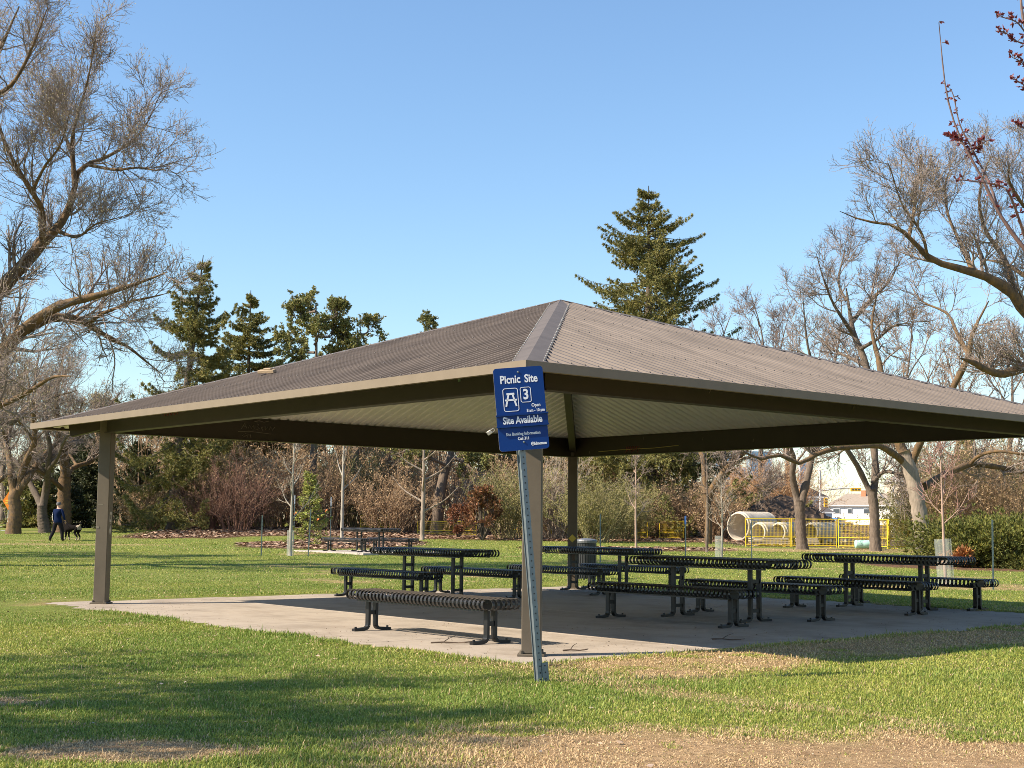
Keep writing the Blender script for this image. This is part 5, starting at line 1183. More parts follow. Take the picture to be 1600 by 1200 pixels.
# ---- young planted trees, stakes and guards
def sapling(px, Y, H, lab, k, m, r0=.045, tw=None, n=7, lean=(0, 0), start=.42, spread_=.55):
    g = np.array(gpos(px, Y, 0)); rr = rgen(k); top = g + np.array([lean[0] * H, lean[1] * H, H])
    lm = [([g, g * .6 + top * .4 + rr.normal(0, .02, 3), top], [r0, r0 * .75, r0 * .2])]
    for i in range(n):
        t = start + (.95 - start) * i / n; az = i * 2.4 + rr.uniform(-.4, .4); s = g * (1 - t) + top * t; L = H * .32 * (1.15 - t) * rr.uniform(.7, 1.2)
        d = np.array([math.cos(az) * spread_, math.sin(az) * spread_, .55]); lm.append(([s, s + d * L * .6, s + d * L + np.array([0, 0, .18 * L])], [r0 * .4, r0 * .25, .006]))
    return bare_tree('young_tree', lm, rr, [dict(n=6, ang=(25, 60), L=(.25, .7), rfac=.5, rtip=.006, N=5, wander=.12, up=.06), dict(n=4, ang=(25, 60), L=(.12, .35), rfac=.6, rtip=.004, N=3, wander=.12, up=.05)],
                     [m, tw or twig_m], lab, origin=tuple(g), group='young planted trees')
sapling(455, 43, 4.1, 'young pale-barked tree with a mesh guard on the lawn left of the far table', 91, bark_pale, .055, twig_p, lean=(.012, 0), start=.28, n=8)
sapling(535, 62, 6.5, 'slim straight pale tree directly behind the far picnic table', 92, bark_pale, .085, twig_b, start=.35)
sapling(660, 66, 6.6, 'slim straight grey tree left of the leaning pine', 93, bark_grey, .12, twig_b, start=.2, n=10, spread_=1.0)
sapling(994, 46, 3.6, 'young brown-stemmed tree in front of the big spruce trunk', 94, bark_pink, .042, twig_m, start=.35, n=9)
sapling(1104, 52, 4.2, 'slim young tree left of the large concrete pipe, taller of the pair', 95, bark, .06, twig_m, start=.5)
sapling(1127, 44, 2.7, 'small twiggy tree with a mesh guard in front of the large concrete pipe', 96, bark_pale, .035, twig_p, start=.3, n=10)
sapling(1475, 28.5, 3.3, 'pink-barked young tree with a clear guard behind the rightmost table', 97, bark_pink, .034, mat('pink_twig', (.27, .15, .12), .8), start=.38, n=10, lean=(-.015, 0))
mesh_m = bpy.data.materials.new('guard_mesh'); mesh_m.use_nodes = True
ntg = mesh_m.node_tree; pbs = ntg.nodes['Principled BSDF']; pbs.inputs['Base Color'].default_value = (.50, .53, .48, 1); pbs.inputs['Roughness'].default_value = .6
trn = ntg.nodes.new('ShaderNodeBsdfTransparent'); mxg = ntg.nodes.new('ShaderNodeMixShader'); mxg.inputs[0].default_value = .13
ntg.links.new(trn.outputs[0], mxg.inputs[1]); ntg.links.new(pbs.outputs[0], mxg.inputs[2]); ntg.links.new(mxg.outputs[0], ntg.nodes['Material Output'].inputs['Surface'])
def guard(px, Y, H, r, lab, tilt=0):
    g = gpos(px, Y, 0); b = MB()
    b.lathe([(r, 0), (r, H), (r - .006, H), (r - .006, 0)], (0, 0, 0), 14)
    for a in np.arange(14) / 14 * 2 * PI: b.box((r * math.cos(a), r * math.sin(a), H / 2), (.004, .004, H))
    o = b.build('tree_guard', mesh_m, None, loc=g); o.rotation_euler = (0, tilt, 0); return tag(o, lab, 'tree guard', 'mesh guards on young trees')
guard(455, 43, .80, .11, 'mesh guard around the pale young tree on the left lawn'); guard(1123, 44, .72, .13, 'mesh guard around the small twiggy tree by the large pipe'); guard(1476, 28.5, .95, .17, 'clear mesh guard around the pink-barked young tree', -.06)
stake_m = mat('green_grey_stake', (.10, .14, .14), .5, metal=.3); stake_g = mat('grey_stake_tip', (.42, .46, .5), .5, metal=.3); stake_b = mat('blue_stake_tip', (.05, .15, .42), .5)
def stake(px, Y, top_px, lab, lean=0., tip=None, tipm=None):
    g = np.array(gpos(px, Y, .1)); H = at(px, top_px, Y)[2] - g[2]; b = MB(); t = .022
    b.box((0, 0, H / 2), (t * 1.6, .005, H)); b.box((0, .012, H / 2), (.005, .022, H))
    for z in np.arange(.3, H, .12): b.box((0, -.006, z), (.012, .008, .02))
    if tipm: b.box((0, 0, H - tip / 2), (t * 2.2, .012, tip), m=1)
    o = b.build('metal_stake', [stake_m, tipm or stake_m], None, loc=tuple(g)); o.rotation_euler = (0, lean, 0); return tag(o, lab, 'stake', 'metal stakes around young trees')
stake(410, 43, 805, 'metal stake left of the guarded pale young tree'); stake(483, 43, 795, 'leaning metal stake between the pale young tree and the far table', .035)
stake(460, 58, 774, 'grey-topped stake behind the guarded pale young tree', 0, .35, stake_g); stake(517, 58, 777, 'grey-topped stake right of the yellow-green spruce', 0, .35, stake_g)
stake(938, 40, 803, 'thin metal stake between the trash can and the brown-stemmed young tree'); stake(1071, 41, 806, 'metal stake with a blue band right of the big spruce trunk', 0, .25, stake_b); stake(1174, 42, 815, 'metal stake in front of the large concrete pipe'); stake(1549, 27, 812, 'metal stake in front of the juniper at right', .01)
tape = mat('orange_flagging', (.75, .16, .02), .6)
for px, py, Y, lab in ((462, 801, 52, 'orange ribbon tied by the pale young tree'), (510, 797, 53, 'orange ribbon right of the yellow-green spruce'), (497, 811, 51, 'orange ribbon low on the yellow-green spruce')):
    b = MB(); b.add([(-.03, 0, -.02), (.025, -.015, -.03), (.04, 0, .02), (-.012, .015, .035), (-.05, .01, -.06), (-.03, .008, -.09)], [(0, 1, 2, 3), (0, 3, 4), (0, 4, 5)])
    o = b.build('flagging_ribbon', tape, None, loc=at(px, py, Y)); tag(o, lab, 'ribbon', 'orange flagging ribbons')

# ---- shrubs: red-brown, brown, olive, rust
S = [  # px, Y, H, W, kind, label
 (335, 74, 3.2, 3.0, 'red', 'red-stemmed bush left of the round red bush, right of the ragged spruce trunk'), (372, 72, 3.9, 3.4, 'red', 'tall rounded red-brown bush right of the ragged spruce trunk'),
 (232, 76, 2.4, 2.4, 'brown', 'low brown bush between the left post and the ragged spruce'), (300, 80, 3.0, 3.0, 'brown', 'brown bush directly behind the ragged spruce trunk'),
 (415, 76, 4.4, 3.4, 'leafy', 'bush with dry tan leaflets behind the pale young tree'), (455, 80, 5.2, 3.4, 'leafy', 'tall tan-leaved bush above the yellow-green spruce'), (510, 76, 4.6, 3.2, 'brown', 'brown bush behind the two grey-topped stakes'),
 (560, 78, 5.0, 3.6, 'olive', 'olive bush behind the far picnic table'), (605, 74, 3.6, 3.2, 'brown', 'low brown bush right of the far picnic table'), (632, 80, 5.0, 3.4, 'leafy', 'tan-leaved bush left of the slim grey tree'),
 (735, 80, 4.6, 3.2, 'pale', 'pale grey twiggy bush behind the rust-red cedar'), (792, 70, 3.9, 3.2, 'olive', 'olive bush left of the front post, beside the rust-red cedar'), (835, 74, 4.6, 3.2, 'brown', 'brown bush hidden behind the front post'),
 (868, 72, 4.4, 3.0, 'pale', 'pale twiggy bush between the front post and the rear post'), (930, 66, 3.4, 3.4, 'green', 'green leafing bush right of the rear post'), (968, 70, 2.9, 3.0, 'green', 'low green leafing bush left of the big spruce trunk'),
 (905, 80, 5.6, 3.4, 'leafy', 'tall bush behind the rear post'), (1060, 74, 3.2, 2.8, 'brown', 'brown bush right of the big spruce trunk'), (1120, 72, 3.0, 2.6, 'brown', 'brown bush left of the large concrete pipe'),
 (1160, 92, 5.0, 4.2, 'orange', 'orange-brown willow behind the soil mound, leftmost'), (1205, 96, 4.6, 4.4, 'tanw', 'tan willow behind the soil mound'), (1235, 92, 5.0, 4.0, 'orange', 'orange-brown willow behind the V-forked elm'), (1180, 104, 5.2, 4.4, 'orange', 'orange willow in the second row behind the soil mound'),
 (1425, 62, 2.6, 2.6, 'olive', 'olive bush between the forked elm and the grey elm'), (1470, 60, 4.2, 3.4, 'olive', 'olive bush right of the grey elm'), (1510, 58, 4.4, 3.6, 'brown', 'brown bush behind the pink-barked young tree'), (1550, 60, 4.6, 3.6, 'olive', 'olive bush behind the juniper'), (1592, 57, 4.4, 3.6, 'brown', 'brown bush at the right edge behind the juniper'),
 (1490, 74, 5.6, 3.8, 'tanw', 'tall tan thicket behind the right bushes'), (1545, 78, 5.8, 3.8, 'brown', 'tall brown thicket behind the juniper'), (1615, 74, 5.6, 3.8, 'tanw', 'tall tan thicket at the right edge'), (1310, 203, 1.1, 6.0, 'palew', 'pale hedge in front of the white house')]
KM = dict(red=(twig_r, (bud_tan, 1, .05), 60), brown=(twig_b, (bud_tan, 3, .08), 55), leafy=(twig_b, (bud_tan, 6, .11), 45), olive=(twig_g, (bud_o, 3, .08), 60), green=(twig_g, (bud_y, 4, .08), 60), pale=(twig_p, None, 60), orange=(twig_o, (bud_tan, 1, .10), 70), tanw=(twig_b, (bud_tan, 2, .10), 70), palew=(twig_p, (bud_tan, 2, .2), 60))
for k, (px, Y, H, W, kd, lab) in enumerate(S):
    sm, bd, n = KM[kd]
    shrub('willow_shrub' if kd in ('orange', 'tanw') else 'shrub', gpos(px, Y), H, W, rgen(200 + k), sm, lab, 'shrubs in the park beds', n=n, bud=bd, thick=.020 if Y > 65 else .016, flare=W / H * .62, sub=7, sub2=4)
# rust-red dying cedar
def leafy_mass(name, px, Y, H, W, k, m, label, cat='shrub', n=900, size=.2, wid=.05, per=5, prof=None, stem=bark_dark, lumps=9, low=.05):
    g = gpos(px, Y); rr = rgen(k); root = empty(name, g, 0, label, cat); C = []; D = []; P = []
    for i in range(lumps):
        az = rr.uniform(0, 2 * PI); t = rr.uniform(low, .9); rad = W / 2 * rr.uniform(.2, 1.) * (prof(t) if prof else 1)
        e = np.array([math.cos(az) * rad, math.sin(az) * rad, H * t]); P.append([np.zeros(3), e * np.array([.5, .5, .4]), e])
        lr = W * .22 * rr.uniform(.6, 1.2); m_ = n // lumps
        v = rr.normal(0, 1, (m_, 3)); v /= np.linalg.norm(v, axis=1, keepdims=True); rad_ = rr.uniform(.3, 1, m_)[:, None] * lr
        C.append(e + v * rad_ * np.array([1, 1, .75])); D.append(v * .8 + np.array([0, 0, .5]) + e / (np.linalg.norm(e) + .1) * .4)
    sb = MB(); add_tubes(sb, np.array([smooth_line(p, [1, 1, 1], 6)[0] for p in P]), np.repeat(np.linspace(.035, .008, 6)[None], lumps, 0), 5); sb.build('stems', stem, root)
    needles('foliage', np.concatenate(C), np.concatenate(D), size, wid, rr, m, root, per, .5); return root
leafy_mass('cedar_shrub', 755, 68, 2.75, 1.9, 301, mat('rust_red_sprays', (.17, .08, .045), .8, tint=True, scale=1.5, col2=(.27, .135, .075), transl=.2), 'rust-red dying cedar left of the front post', n=800, size=.17, wid=.03, lumps=24, per=6, low=.25, prof=lambda t: 1.2 - .85 * t)
leafy_mass('cedar_shrub', 716, 70, 1.9, 1.5, 302, mat('dull_rust_sprays', (.14, .06, .035), .8, tint=True, scale=1.5, col2=(.22, .09, .05), transl=.2), 'smaller dull-red cedar between the leaning pine and the rust-red one', n=420, size=.17, wid=.03, lumps=14, low=.2)
for k, (px, Y, H, W, lab) in enumerate(((1510, 40.5, 1.15, 3.2, 'low dark-green juniper right of the pink-barked young tree'), (1560, 39.5, 1.35, 3.4, 'spreading juniper behind the metal stake at right'), (1612, 40, 1.25, 3.2, 'juniper cut by the right edge of the view'))):
    leafy_mass('juniper_shrub', px, Y, H, W, 310 + k, juniper_m, lab, n=4200, size=.13, wid=.013, lumps=60, per=10, low=.0)
leafy_mass('juniper_shrub', 1494, 39, .45, .8, 315, mat('dead_juniper_sprays', (.34, .15, .06), .8, tint=True, scale=2), 'small dead orange-brown juniper tuft by the clear tree guard', n=300, size=.22, wid=.03, lumps=8)
# ---- the far wood: one mass of bare brush behind everything
def far_wood(name, x0, x1, y0, y1, n, hmin, hmax, m, label, k, sub=5):
    rr = rgen(k); x = rr.uniform(x0, x1, n); y = rr.uniform(y0, y1, n); z = terrain(x, y) - .1
    d = np.stack([rr.normal(0, .22, n), rr.normal(0, .22, n), np.ones(n)], -1); d /= np.linalg.norm(d, axis=1, keepdims=True)
    L = rr.uniform(hmin, hmax, n) * (.75 + .5 * fbm(x * .12, y * .12, 61))
    P = walk(np.stack([x, y, z], -1), d, L, 7, .12, .03, rr); r = (L * .007)[:, None] * np.linspace(1, .25, 7)[None]
    b = MB(); add_tubes(b, P, r, 3); P1, r1 = sprout(P, r, sub, (20, 65), (hmax * .12, hmax * .32), .7, .012, 4, .2, .03, rr, t0=.12); add_tubes(b, P1, r1, 3)
    P2, r2 = sprout(P1, r1, 3, (20, 65), (.3, .9), .8, .011, 3, .2, .02, rr); add_tubes(b, P2, r2, 3)
    b.add(*buds(P1, 5, .14, rr, .2), 1); b.add(*buds(P2, 2, .12, rr, .12), 1)
    return tag(b.build(name, m, None), label, 'thicket', kind='stuff')
far_wood('far_thicket', -24, 11, 82, 100, 1000, 4.0, 9.0, [twig_b, bud_tan], 'brown tangled thicket behind the park shrubs', 401)
far_wood('far_wood', -60, -18, 98, 128, 420, 5.0, 9.5, [twig_m, bud_tan], 'distant bare wood behind the elms at left', 402)
far_wood('far_brush', 34, 60, 84, 110, 360, 3.5, 6.5, [twig_b, bud_tan], 'distant bare brush behind the bushes at right', 403)
far_wood('roadside_brush', 12, 130, 235, 270, 300, 5, 9, [twig_b, bud_tan], 'bare brush far behind the houses', 404, 4)
# ================================================================== construction site, houses, towers, people
conc_pipe = mat('concrete_pipe', (.52, .46, .37), .85, scale=3, var=.18, bump=.3)
def cpipe(px, py_bottom, Y, dia, L, yaw, lab, wall=.11):
    g = at(px, py_bottom, Y); r = dia / 2; b = MB()
    b.lathe([(r - wall, 0), (r - wall, L), (r, L), (r, .16), (r - .05, .12), (r - .05, .02), (r - wall + .02, 0), (r - wall, 0)], (0, 0, 0), 40, 0, Matrix.Rotation(-PI / 2, 3, 'X'))
    z = ground_z(g[0], Y)
    o = b.build('concrete_pipe', conc_pipe, None, True, loc=(g[0], Y, max(g[2], z) + r)); o.rotation_euler = (0, 0, yaw)
    m_ = o.modifiers.new('edges', 'EDGE_SPLIT'); m_.split_angle = R(35)
    return tag(o, lab, 'pipe', 'concrete pipes behind the yellow fence')
cpipe(1153, 853, 69.5, 1.52, 2.3, -.84, 'largest concrete pipe, open end facing the viewer, at the left of the row')
cpipe(1184, 848, 65.6, .98, 1.9, -.84, 'smaller concrete pipe, next to the largest one'); cpipe(1215, 848, 65.6, .98, 1.9, -.84, 'smaller concrete pipe in the middle of the row, left of the V-forked elm'); cpipe(1266, 848, 65.6, .98, 1.9, -.84, 'smaller concrete pipe half hidden behind the V-forked elm')
lum = mat('pale_lumber', (.42, .36, .28), .8, scale=5, var=.2, stretch=(1, 6, 6))
def boards(px0, px1, py, Y, lab, k, rows=3):
    p0 = at(px0, py, Y); p1 = at(px1, py, Y); L = abs(p1[0] - p0[0]); rr = random.Random(k); t = empty('lumber_stack', ((p0[0] + p1[0]) / 2, Y, ground_z((p0[0] + p1[0]) / 2, Y)), 0, lab, 'lumber', 'lumber stacks in front of the pipes')
    for j in range(rows):
        b = MB(); b.box((0, 0, 0), (L * rr.uniform(.8, 1), .8, .07), bev=.008); o = b.build('board', lum, t, loc=(rr.uniform(-.1, .1), 0, .12 + .10 * j)); o.rotation_euler = (0, rr.uniform(-.006, .006), rr.uniform(-.04, .04))
    for x in (-.35, .35):
        b = MB(); b.box((0, 0, 0), (.1, .8, .085)); b.build('bearer', lum, t, loc=(x * L, 0, .04))
    return t
boards(1168, 1240, 850, 63.6, 'pale stacked boards in front of the two middle pipes', 1); boards(1243, 1276, 850, 63.8, 'short stack of boards behind the V-forked elm', 2)
# soil mound
def mound(name, cx, cy, rx, ry, h, lab, k):
    n = 70; x = np.linspace(-1.15, 1.15, n); GXm, GYm = np.meshgrid(x, x); rr = np.sqrt(GXm**2 + GYm**2)
    f = fbm(GXm * 5 + k, GYm * 5, k) ; hh = h * (1 - smooth(.1, 1.08, rr + .25 * (f - .5))) * (.75 + .5 * f) + (fbm(GXm * 22, GYm * 22, k + 3) - .5) * .55 * (rr < 1)
    X = cx + GXm * rx; Yv = cy + GYm * ry; Z = terrain(X, Yv) - .12 + np.maximum(hh, 0)
    i = np.arange(n - 1)[:, None] * n + np.arange(n - 1)[None]; Q = np.stack([i, i + 1, i + n + 1, i + n], -1).reshape(-1, 4)
    o = link_mesh(name, np.stack([X - cx, Yv - cy, Z], -1).reshape(-1, 3), [(Q, 0)], mat(name + '_soil', (.06, .038, .025), .95, scale=2.5, col2=(.145, .098, .066), bump=1, bscale=6), None, False, loc=(cx, cy, 0))
    return tag(o, lab, 'soil heap')
p = at(1205, 800, 76); mound('soil_mound', p[0] + .6, 76, 4.6, 3.4, 2.3, 'heap of dark clods behind the concrete pipes', 7)
p = at(1325, 830, 74); mound('soil_mound', p[0], 74, 3.4, 2.2, .45, 'low brown soil heap behind the yellow fence, right of the pipes', 9)
p = at(1310, 840, 66); 
rb_ = MB(); r7 = random.Random(5)
for k in range(16): rb_.box((r7.uniform(-.9, .9), r7.uniform(-.3, .3), .1 + .1 * r7.random()), (r7.uniform(.2, .7), r7.uniform(.1, .3), r7.uniform(.06, .14)), rz=r7.uniform(0, 3))
tag(rb_.build('rubble_heap', conc_pipe, None, loc=(p[0], 66, ground_z(p[0], 66))), 'pale broken concrete pieces right of the pipes', 'rubble')
# teal drum lying on its side
p = at(1352, 858, 60.5); b = MB(); b.lathe([(.0001, -.45), (.17, -.44), (.18, -.40), (.185, -.15), (.178, -.13), (.185, -.11), (.185, .11), (.178, .13), (.185, .15), (.18, .40), (.17, .44), (.0001, .45)], (0, 0, 0), 20, 0, Matrix.Rotation(PI / 2, 3, 'Y'))
tag(b.build('plastic_drum', mat('pale_teal_plastic', (.42, .68, .60), .45, var=.05), None, True, loc=(p[0], 60.5, ground_z(p[0], 60.5) + .185)), 'pale teal drum lying by the yellow fence', 'drum')
# yellow fence panels
yel_m = mat('yellow_fence_paint', (.78, .56, .03), .5, var=.06)
def fence_panel(px0, px1, Y, lab, H=1.3, midr=.36, grp='yellow fence panels around the works', dy=0.):
    a = at(px0, 800, Y); c = at(px1, 800, Y + dy); W = math.hypot(c[0] - a[0], dy); mid = ((a[0] + c[0]) / 2, Y + dy / 2)
    t = empty('fence_panel', (mid[0], mid[1], ground_z(*mid) - .02), math.atan2(dy, c[0] - a[0]), lab, 'fence panel', grp)
    f = MB(); s = .042
    for x in (-W / 2 + s / 2, W / 2 - s / 2): f.box((x, 0, H / 2), (s, s, H), bev=.006)
    for z in (H - s / 2, H * midr, .10): f.box((0, 0, z), (W - 2 * s, s * .8, s * .8))
    f.build('frame', yel_m, t)
    m = MB()
    for x in np.arange(-W / 2 + .09, W / 2 - .05, .062): m.box((x, .012, H / 2 + .03), (.006, .006, H - .17))
    for z in np.arange(.18, H - .05, .12): m.box((0, .019, z), (W - .1, .006, .006))
    m.build('wire_mesh', yel_m, t)
    b = MB()
    for x in (-W / 2 + .3, W / 2 - .3): b.box((x, 0, .02), (.07, .5, .03))
    b.build('foot', yel_m, t)
    return t
fence_panel(1164, 1235, 62, 'yellow mesh fence panel in front of the pipes, leftmost of the right run'); fence_panel(1236, 1307, 62, 'yellow mesh fence panel behind the V-forked elm'); fence_panel(1309, 1387, 62, 'yellow mesh fence panel in front of the teal drum', dy=-1.2)
fence_panel(1388, 1452, 61, 'yellow mesh fence panel between the forked elm and the grey elm', dy=.6); fence_panel(1475, 1540, 66, 'yellow mesh fence panel half hidden in the right bushes', 1.6); fence_panel(1540, 1606, 66, 'yellow mesh fence panel behind the juniper at the right edge', 1.6)
fence_panel(563, 624, 77, 'yellow fence panel in the brush behind the far picnic table', .95); fence_panel(652, 745, 74, 'yellow fence panel beside the leaning pine trunk', .8); fence_panel(985, 1012, 73, 'narrow yellow fence panel left of the big spruce trunk', 1.0); fence_panel(1030, 1068, 73, 'narrow yellow fence panel right of the big spruce trunk', 1.0); fence_panel(800, 862, 78, 'yellow fence panel in the brush behind the front post', 1.0)

# ---- houses, car, signals beyond the works
glass = mat('dark_window_glass', (.07, .085, .10), .15, spec=.7)
trim_w = mat('white_trim', (.75, .73, .69), .6, var=.03)
def house(px0, px1, py_eave, Y, depth, roof_h, wall_m, roof_m, lab, wins, overhang=.35, gable=False, chimney=None, turn=0.):
    a = at(px0, py_eave, Y); c = at(px1, py_eave, Y); W = c[0] - a[0]; xm = (a[0] + c[0]) / 2; gz_ = ground_z(xm, Y) - .1; H = a[2] - gz_
    t = empty('house', (xm, Y, gz_), turn, lab, 'house')
    b = MB(); b.box((0, depth / 2, H / 2), (W, depth, H)); b.build('wall', wall_m, t)
    r = MB(); o = overhang
    if gable: V = [(-W / 2 - o, -o, H), (W / 2 + o, -o, H), (W / 2 + o, depth + o, H), (-W / 2 - o, depth + o, H), (0, -o, H + roof_h), (0, depth + o, H + roof_h)]; Fc = [(0, 1, 4), (1, 2, 5, 4), (2, 3, 5), (3, 0, 4, 5), (3, 2, 1, 0)]
    else: V = [(-W / 2 - o, -o, H), (W / 2 + o, -o, H), (W / 2 + o, depth + o, H), (-W / 2 - o, depth + o, H), (-W / 2 + roof_h * .9, depth / 2, H + roof_h), (W / 2 - roof_h * .9, depth / 2, H + roof_h)]; Fc = [(0, 1, 5, 4), (1, 2, 5), (2, 3, 4, 5), (3, 0, 4), (3, 2, 1, 0)]
    r.add(V, Fc); ro = r.build('roof', roof_m, t)
    f = MB(); f.box((0, -o - .04, H - .06), (W + 2 * o, .05, .2)); f.build('eave_board', trim_w, t)
    if chimney is not None:
        q = MB(); q.box((chimney, depth * .4, H + roof_h * .9), (.7, .7, 1.3)); q.build('chimney', mat('orange_brick', (.45, .20, .10), .9), ro)
    for (x, z, w, h) in wins:
        w0 = MB(); w0.box((x * W, -.05, z * H), (w, .12, h)); wo = w0.build('window', trim_w, t); g = MB(); g.box((x * W, -.12, z * H), (w - .14, .04, h - .14)); g.build('pane', glass, wo)
    return t
brown_roof = mat('brown_shingle_roof', (.29, .235, .185), .9, scale=3, var=.15); dark_roof = mat('dark_shingle_roof', (.09, .08, .08), .9, scale=3)
house(1294, 1400, 789, 210, 9, 1.9, mat('cream_stucco', (.85, .82, .76), .85, var=.04), brown_roof, 'cream bungalow with a brown roof seen between the two forked elms', [(-.38, .70, 1.1, .75), (-.18, .70, .7, .75), (.08, .70, 1.2, .75)], chimney=-.6, turn=-.5)
house(1240, 1292, 776, 250, 9, 1.6, mat('pale_siding', (.66, .66, .64), .8, var=.04), dark_roof, 'pale two-storey house with dark roof behind the V-forked elm', [(.18, .72, 1.1, 1.4), (-.2, .72, 1.1, 1.4)], gable=True)
house(1255, 1300, 800, 190, 7, 1.6, mat('grey_siding', (.50, .50, .50), .8, var=.04), dark_roof, 'low grey garage left of the cream bungalow', [(.1, .5, .8, .6)])
house(1405, 1450, 752, 240, 10, 1.5, mat('tan_siding', (.55, .46, .36), .85, var=.05), mat('grey_shingle', (.22, .20, .19), .9), 'tan house right of the cream bungalow, behind the birch', [(-.2, .7, 1.2, 1.2), (.2, .7, 1.2, 1.2)])
house(1478, 1640, 748, 235, 10, 1.7, mat('brown_siding', (.40, .30, .22), .85, var=.05), brown_roof, 'long brown house at the right edge behind the bare bushes', [(-.3, .6, 1.4, 1.2), (0, .6, 1.4, 1.2)])
def tower(px0, px1, py_top, Y, m1, m2, lab, floors):
    a = at(px0, py_top, Y); c = at(px1, py_top, Y); W = c[0] - a[0]; H = a[2] - 1.6; t = empty('tower_block', ((a[0] + c[0]) / 2, Y, 1.6), 0, lab, 'tower block', 'tower blocks on the horizon')
    b = MB(); b.box((0, W / 2, H / 2), (W, W, H)); b.build('wall', m1, t)
    g = MB(); 
    for k in range(floors): g.box((0, -.15, H * (k + .55) / floors), (W * .92, .3, H / floors * .6))
    g.build('window_band', m2, t)
    c_ = MB(); c_.box((W * .46, -.3, H / 2), (W * .07, .5, H)); c_.build('edge_pier', mat('pale_pier', (.66, .70, .75), .7), t)
    return t
bl1 = mat('blue_curtain_wall', (.22, .36, .48), .25, spec=.7); bl2 = mat('deep_blue_glass', (.10, .24, .38), .12, spec=.8); gy1 = mat('grey_blue_wall', (.42, .47, .53), .8); pk = mat('pinkish_wall', (.52, .44, .42), .8)
tower(1172, 1206, 705, 900, bl1, bl2, 'blue glass tower seen under the roof beside the orange lichen limb', 14); tower(1118, 1142, 700, 1000, gy1, bl2, 'grey-blue tower behind the bare tree with the orange limb', 16); tower(1144, 1168, 730, 850, pk, gy1, 'low pinkish block left of the blue glass tower', 8); tower(1250, 1262, 722, 950, gy1, bl2, 'slim grey-blue tower behind the V-forked elm', 14)
# street light mast with signal arm
galv2 = mat('light_pole_steel', (.62, .62, .60), .5, metal=.2); sig_y = mat('signal_yellow', (.75, .42, .02), .5)
def mast(px, py_top, Y, arm_px, arm_py, lab, sig=True):
    g = at(px, 800, Y); z0 = ground_z(g[0], Y); H = at(px, py_top, Y)[2] - z0; e = at(arm_px, arm_py, Y); t = empty('signal_mast', (g[0], Y, z0), 0, lab, 'signal mast')
    b = MB(); b.tube([(0, 0, 0), (0, 0, H)], [.16, .10], 10); b.build('pole', galv2, t)
    q = MB(); q.tube([(0, 0, e[2] - z0 - .3), ((e[0] - g[0]) * .5, 0, e[2] - z0), (e[0] - g[0], 0, e[2] - z0 + .05)], [.09, .07, .05], 8); q.build('arm', galv2, t)
    if sig:
        for k, (x, z) in enumerate(((.55, at(px, 785, Y)[2] - z0), ((e[0] - g[0]) * .78, e[2] - z0 - .15))):
            s = MB(); s.box((x, -.1, z), (.38, .3, 1.05) if k == 0 else (1.1, .3, .38), bev=.03); so_ = s.build('signal_head', sig_y, t)
            l = MB()
            for j in (-1, 0, 1): l.lathe([(.0001, 0), (.1, 0), (.12, -.06)], (x + (0 if k == 0 else .32 * j), -.26, z + (.32 * j if k == 0 else 0)), 12, 0, Matrix.Rotation(R(90), 3, 'X'))
            l.build('lens', glass, so_)
    else:
        s = MB(); s.box((e[0] - g[0], 0, e[2] - z0 + .05), (1.6, .35, .14), bev=.04); s.build('lamp_head', mat('pale_green_lamp', (.50, .66, .60), .5), t)
    return t
mast(1282, 735, 150, 1352, 763, 'pale signal mast with yellow signal heads left of the cream bungalow'); mast(1597, 735, 120, 1553, 762, 'grey street light with a sideways lamp arm at the right edge', False)
# parked blue car
def car(px, Y, m, lab):
    g = at(px, 800, Y); z = ground_z(g[0], Y) + .9; t = empty('parked_car', (g[0], Y, z - .9), 0, lab, 'car')
    prof = [(-2.1, .35), (-2.15, .75), (-1.9, .92), (-1.25, .98), (-.75, 1.42), (.75, 1.45), (1.35, 1.02), (2.05, .90), (2.15, .6), (2.1, .35)]
    V = [(x, y, zz) for y in (-.85, .85) for x, zz in prof]; n = len(prof); b = MB(); b.add(V, [tuple(range(n)), tuple(range(n, 2 * n))[::-1]] + [(i, n + i, n + (i + 1) % n, (i + 1) % n) for i in range(n)]); b.build('body', m, t)
    for pts in ([(-1.12, 1.0), (-.72, 1.36), (-.05, 1.38), (-.05, 1.0)], [(.05, 1.0), (.05, 1.38), (.70, 1.38), (1.2, 1.03)]):
        w = MB(); w.add([(x, y, zz) for y in (-.87, -.84) for x, zz in pts], [(0, 1, 2, 3), (7, 6, 5, 4), (0, 4, 5, 1), (1, 5, 6, 2), (2, 6, 7, 3), (3, 7, 4, 0)]); w.build('window', glass, t)
    for x in (-1.35, 1.35):
        w = MB(); w.lathe([(.0001, -.1), (.2, -.1), (.32, -.09), (.33, 0), (.33, .1), (.0001, .1)], (0, 0, 0), 18, 0, Matrix.Rotation(PI / 2, 3, 'X')); wo = w.build('wheel', mat('tyre', (.02, .02, .02), .8), t, loc=(x, -.80, .33))
        r = MB(); r.lathe([(.0001, .125), (.18, .12), (.2, .10)], (0, 0, 0), 14, 0, Matrix.Rotation(PI / 2, 3, 'X')); r.build('rim', galv2, wo)
    t.rotation_euler = (0, 0, 1.0)
    t.location[2] = ground_z(g[0], Y) + .0
    return t
car(1302, 190, mat('blue_car_paint', (.05, .16, .38), .25, spec=.6, coat=.5), 'blue car parked in front of the cream bungalow')
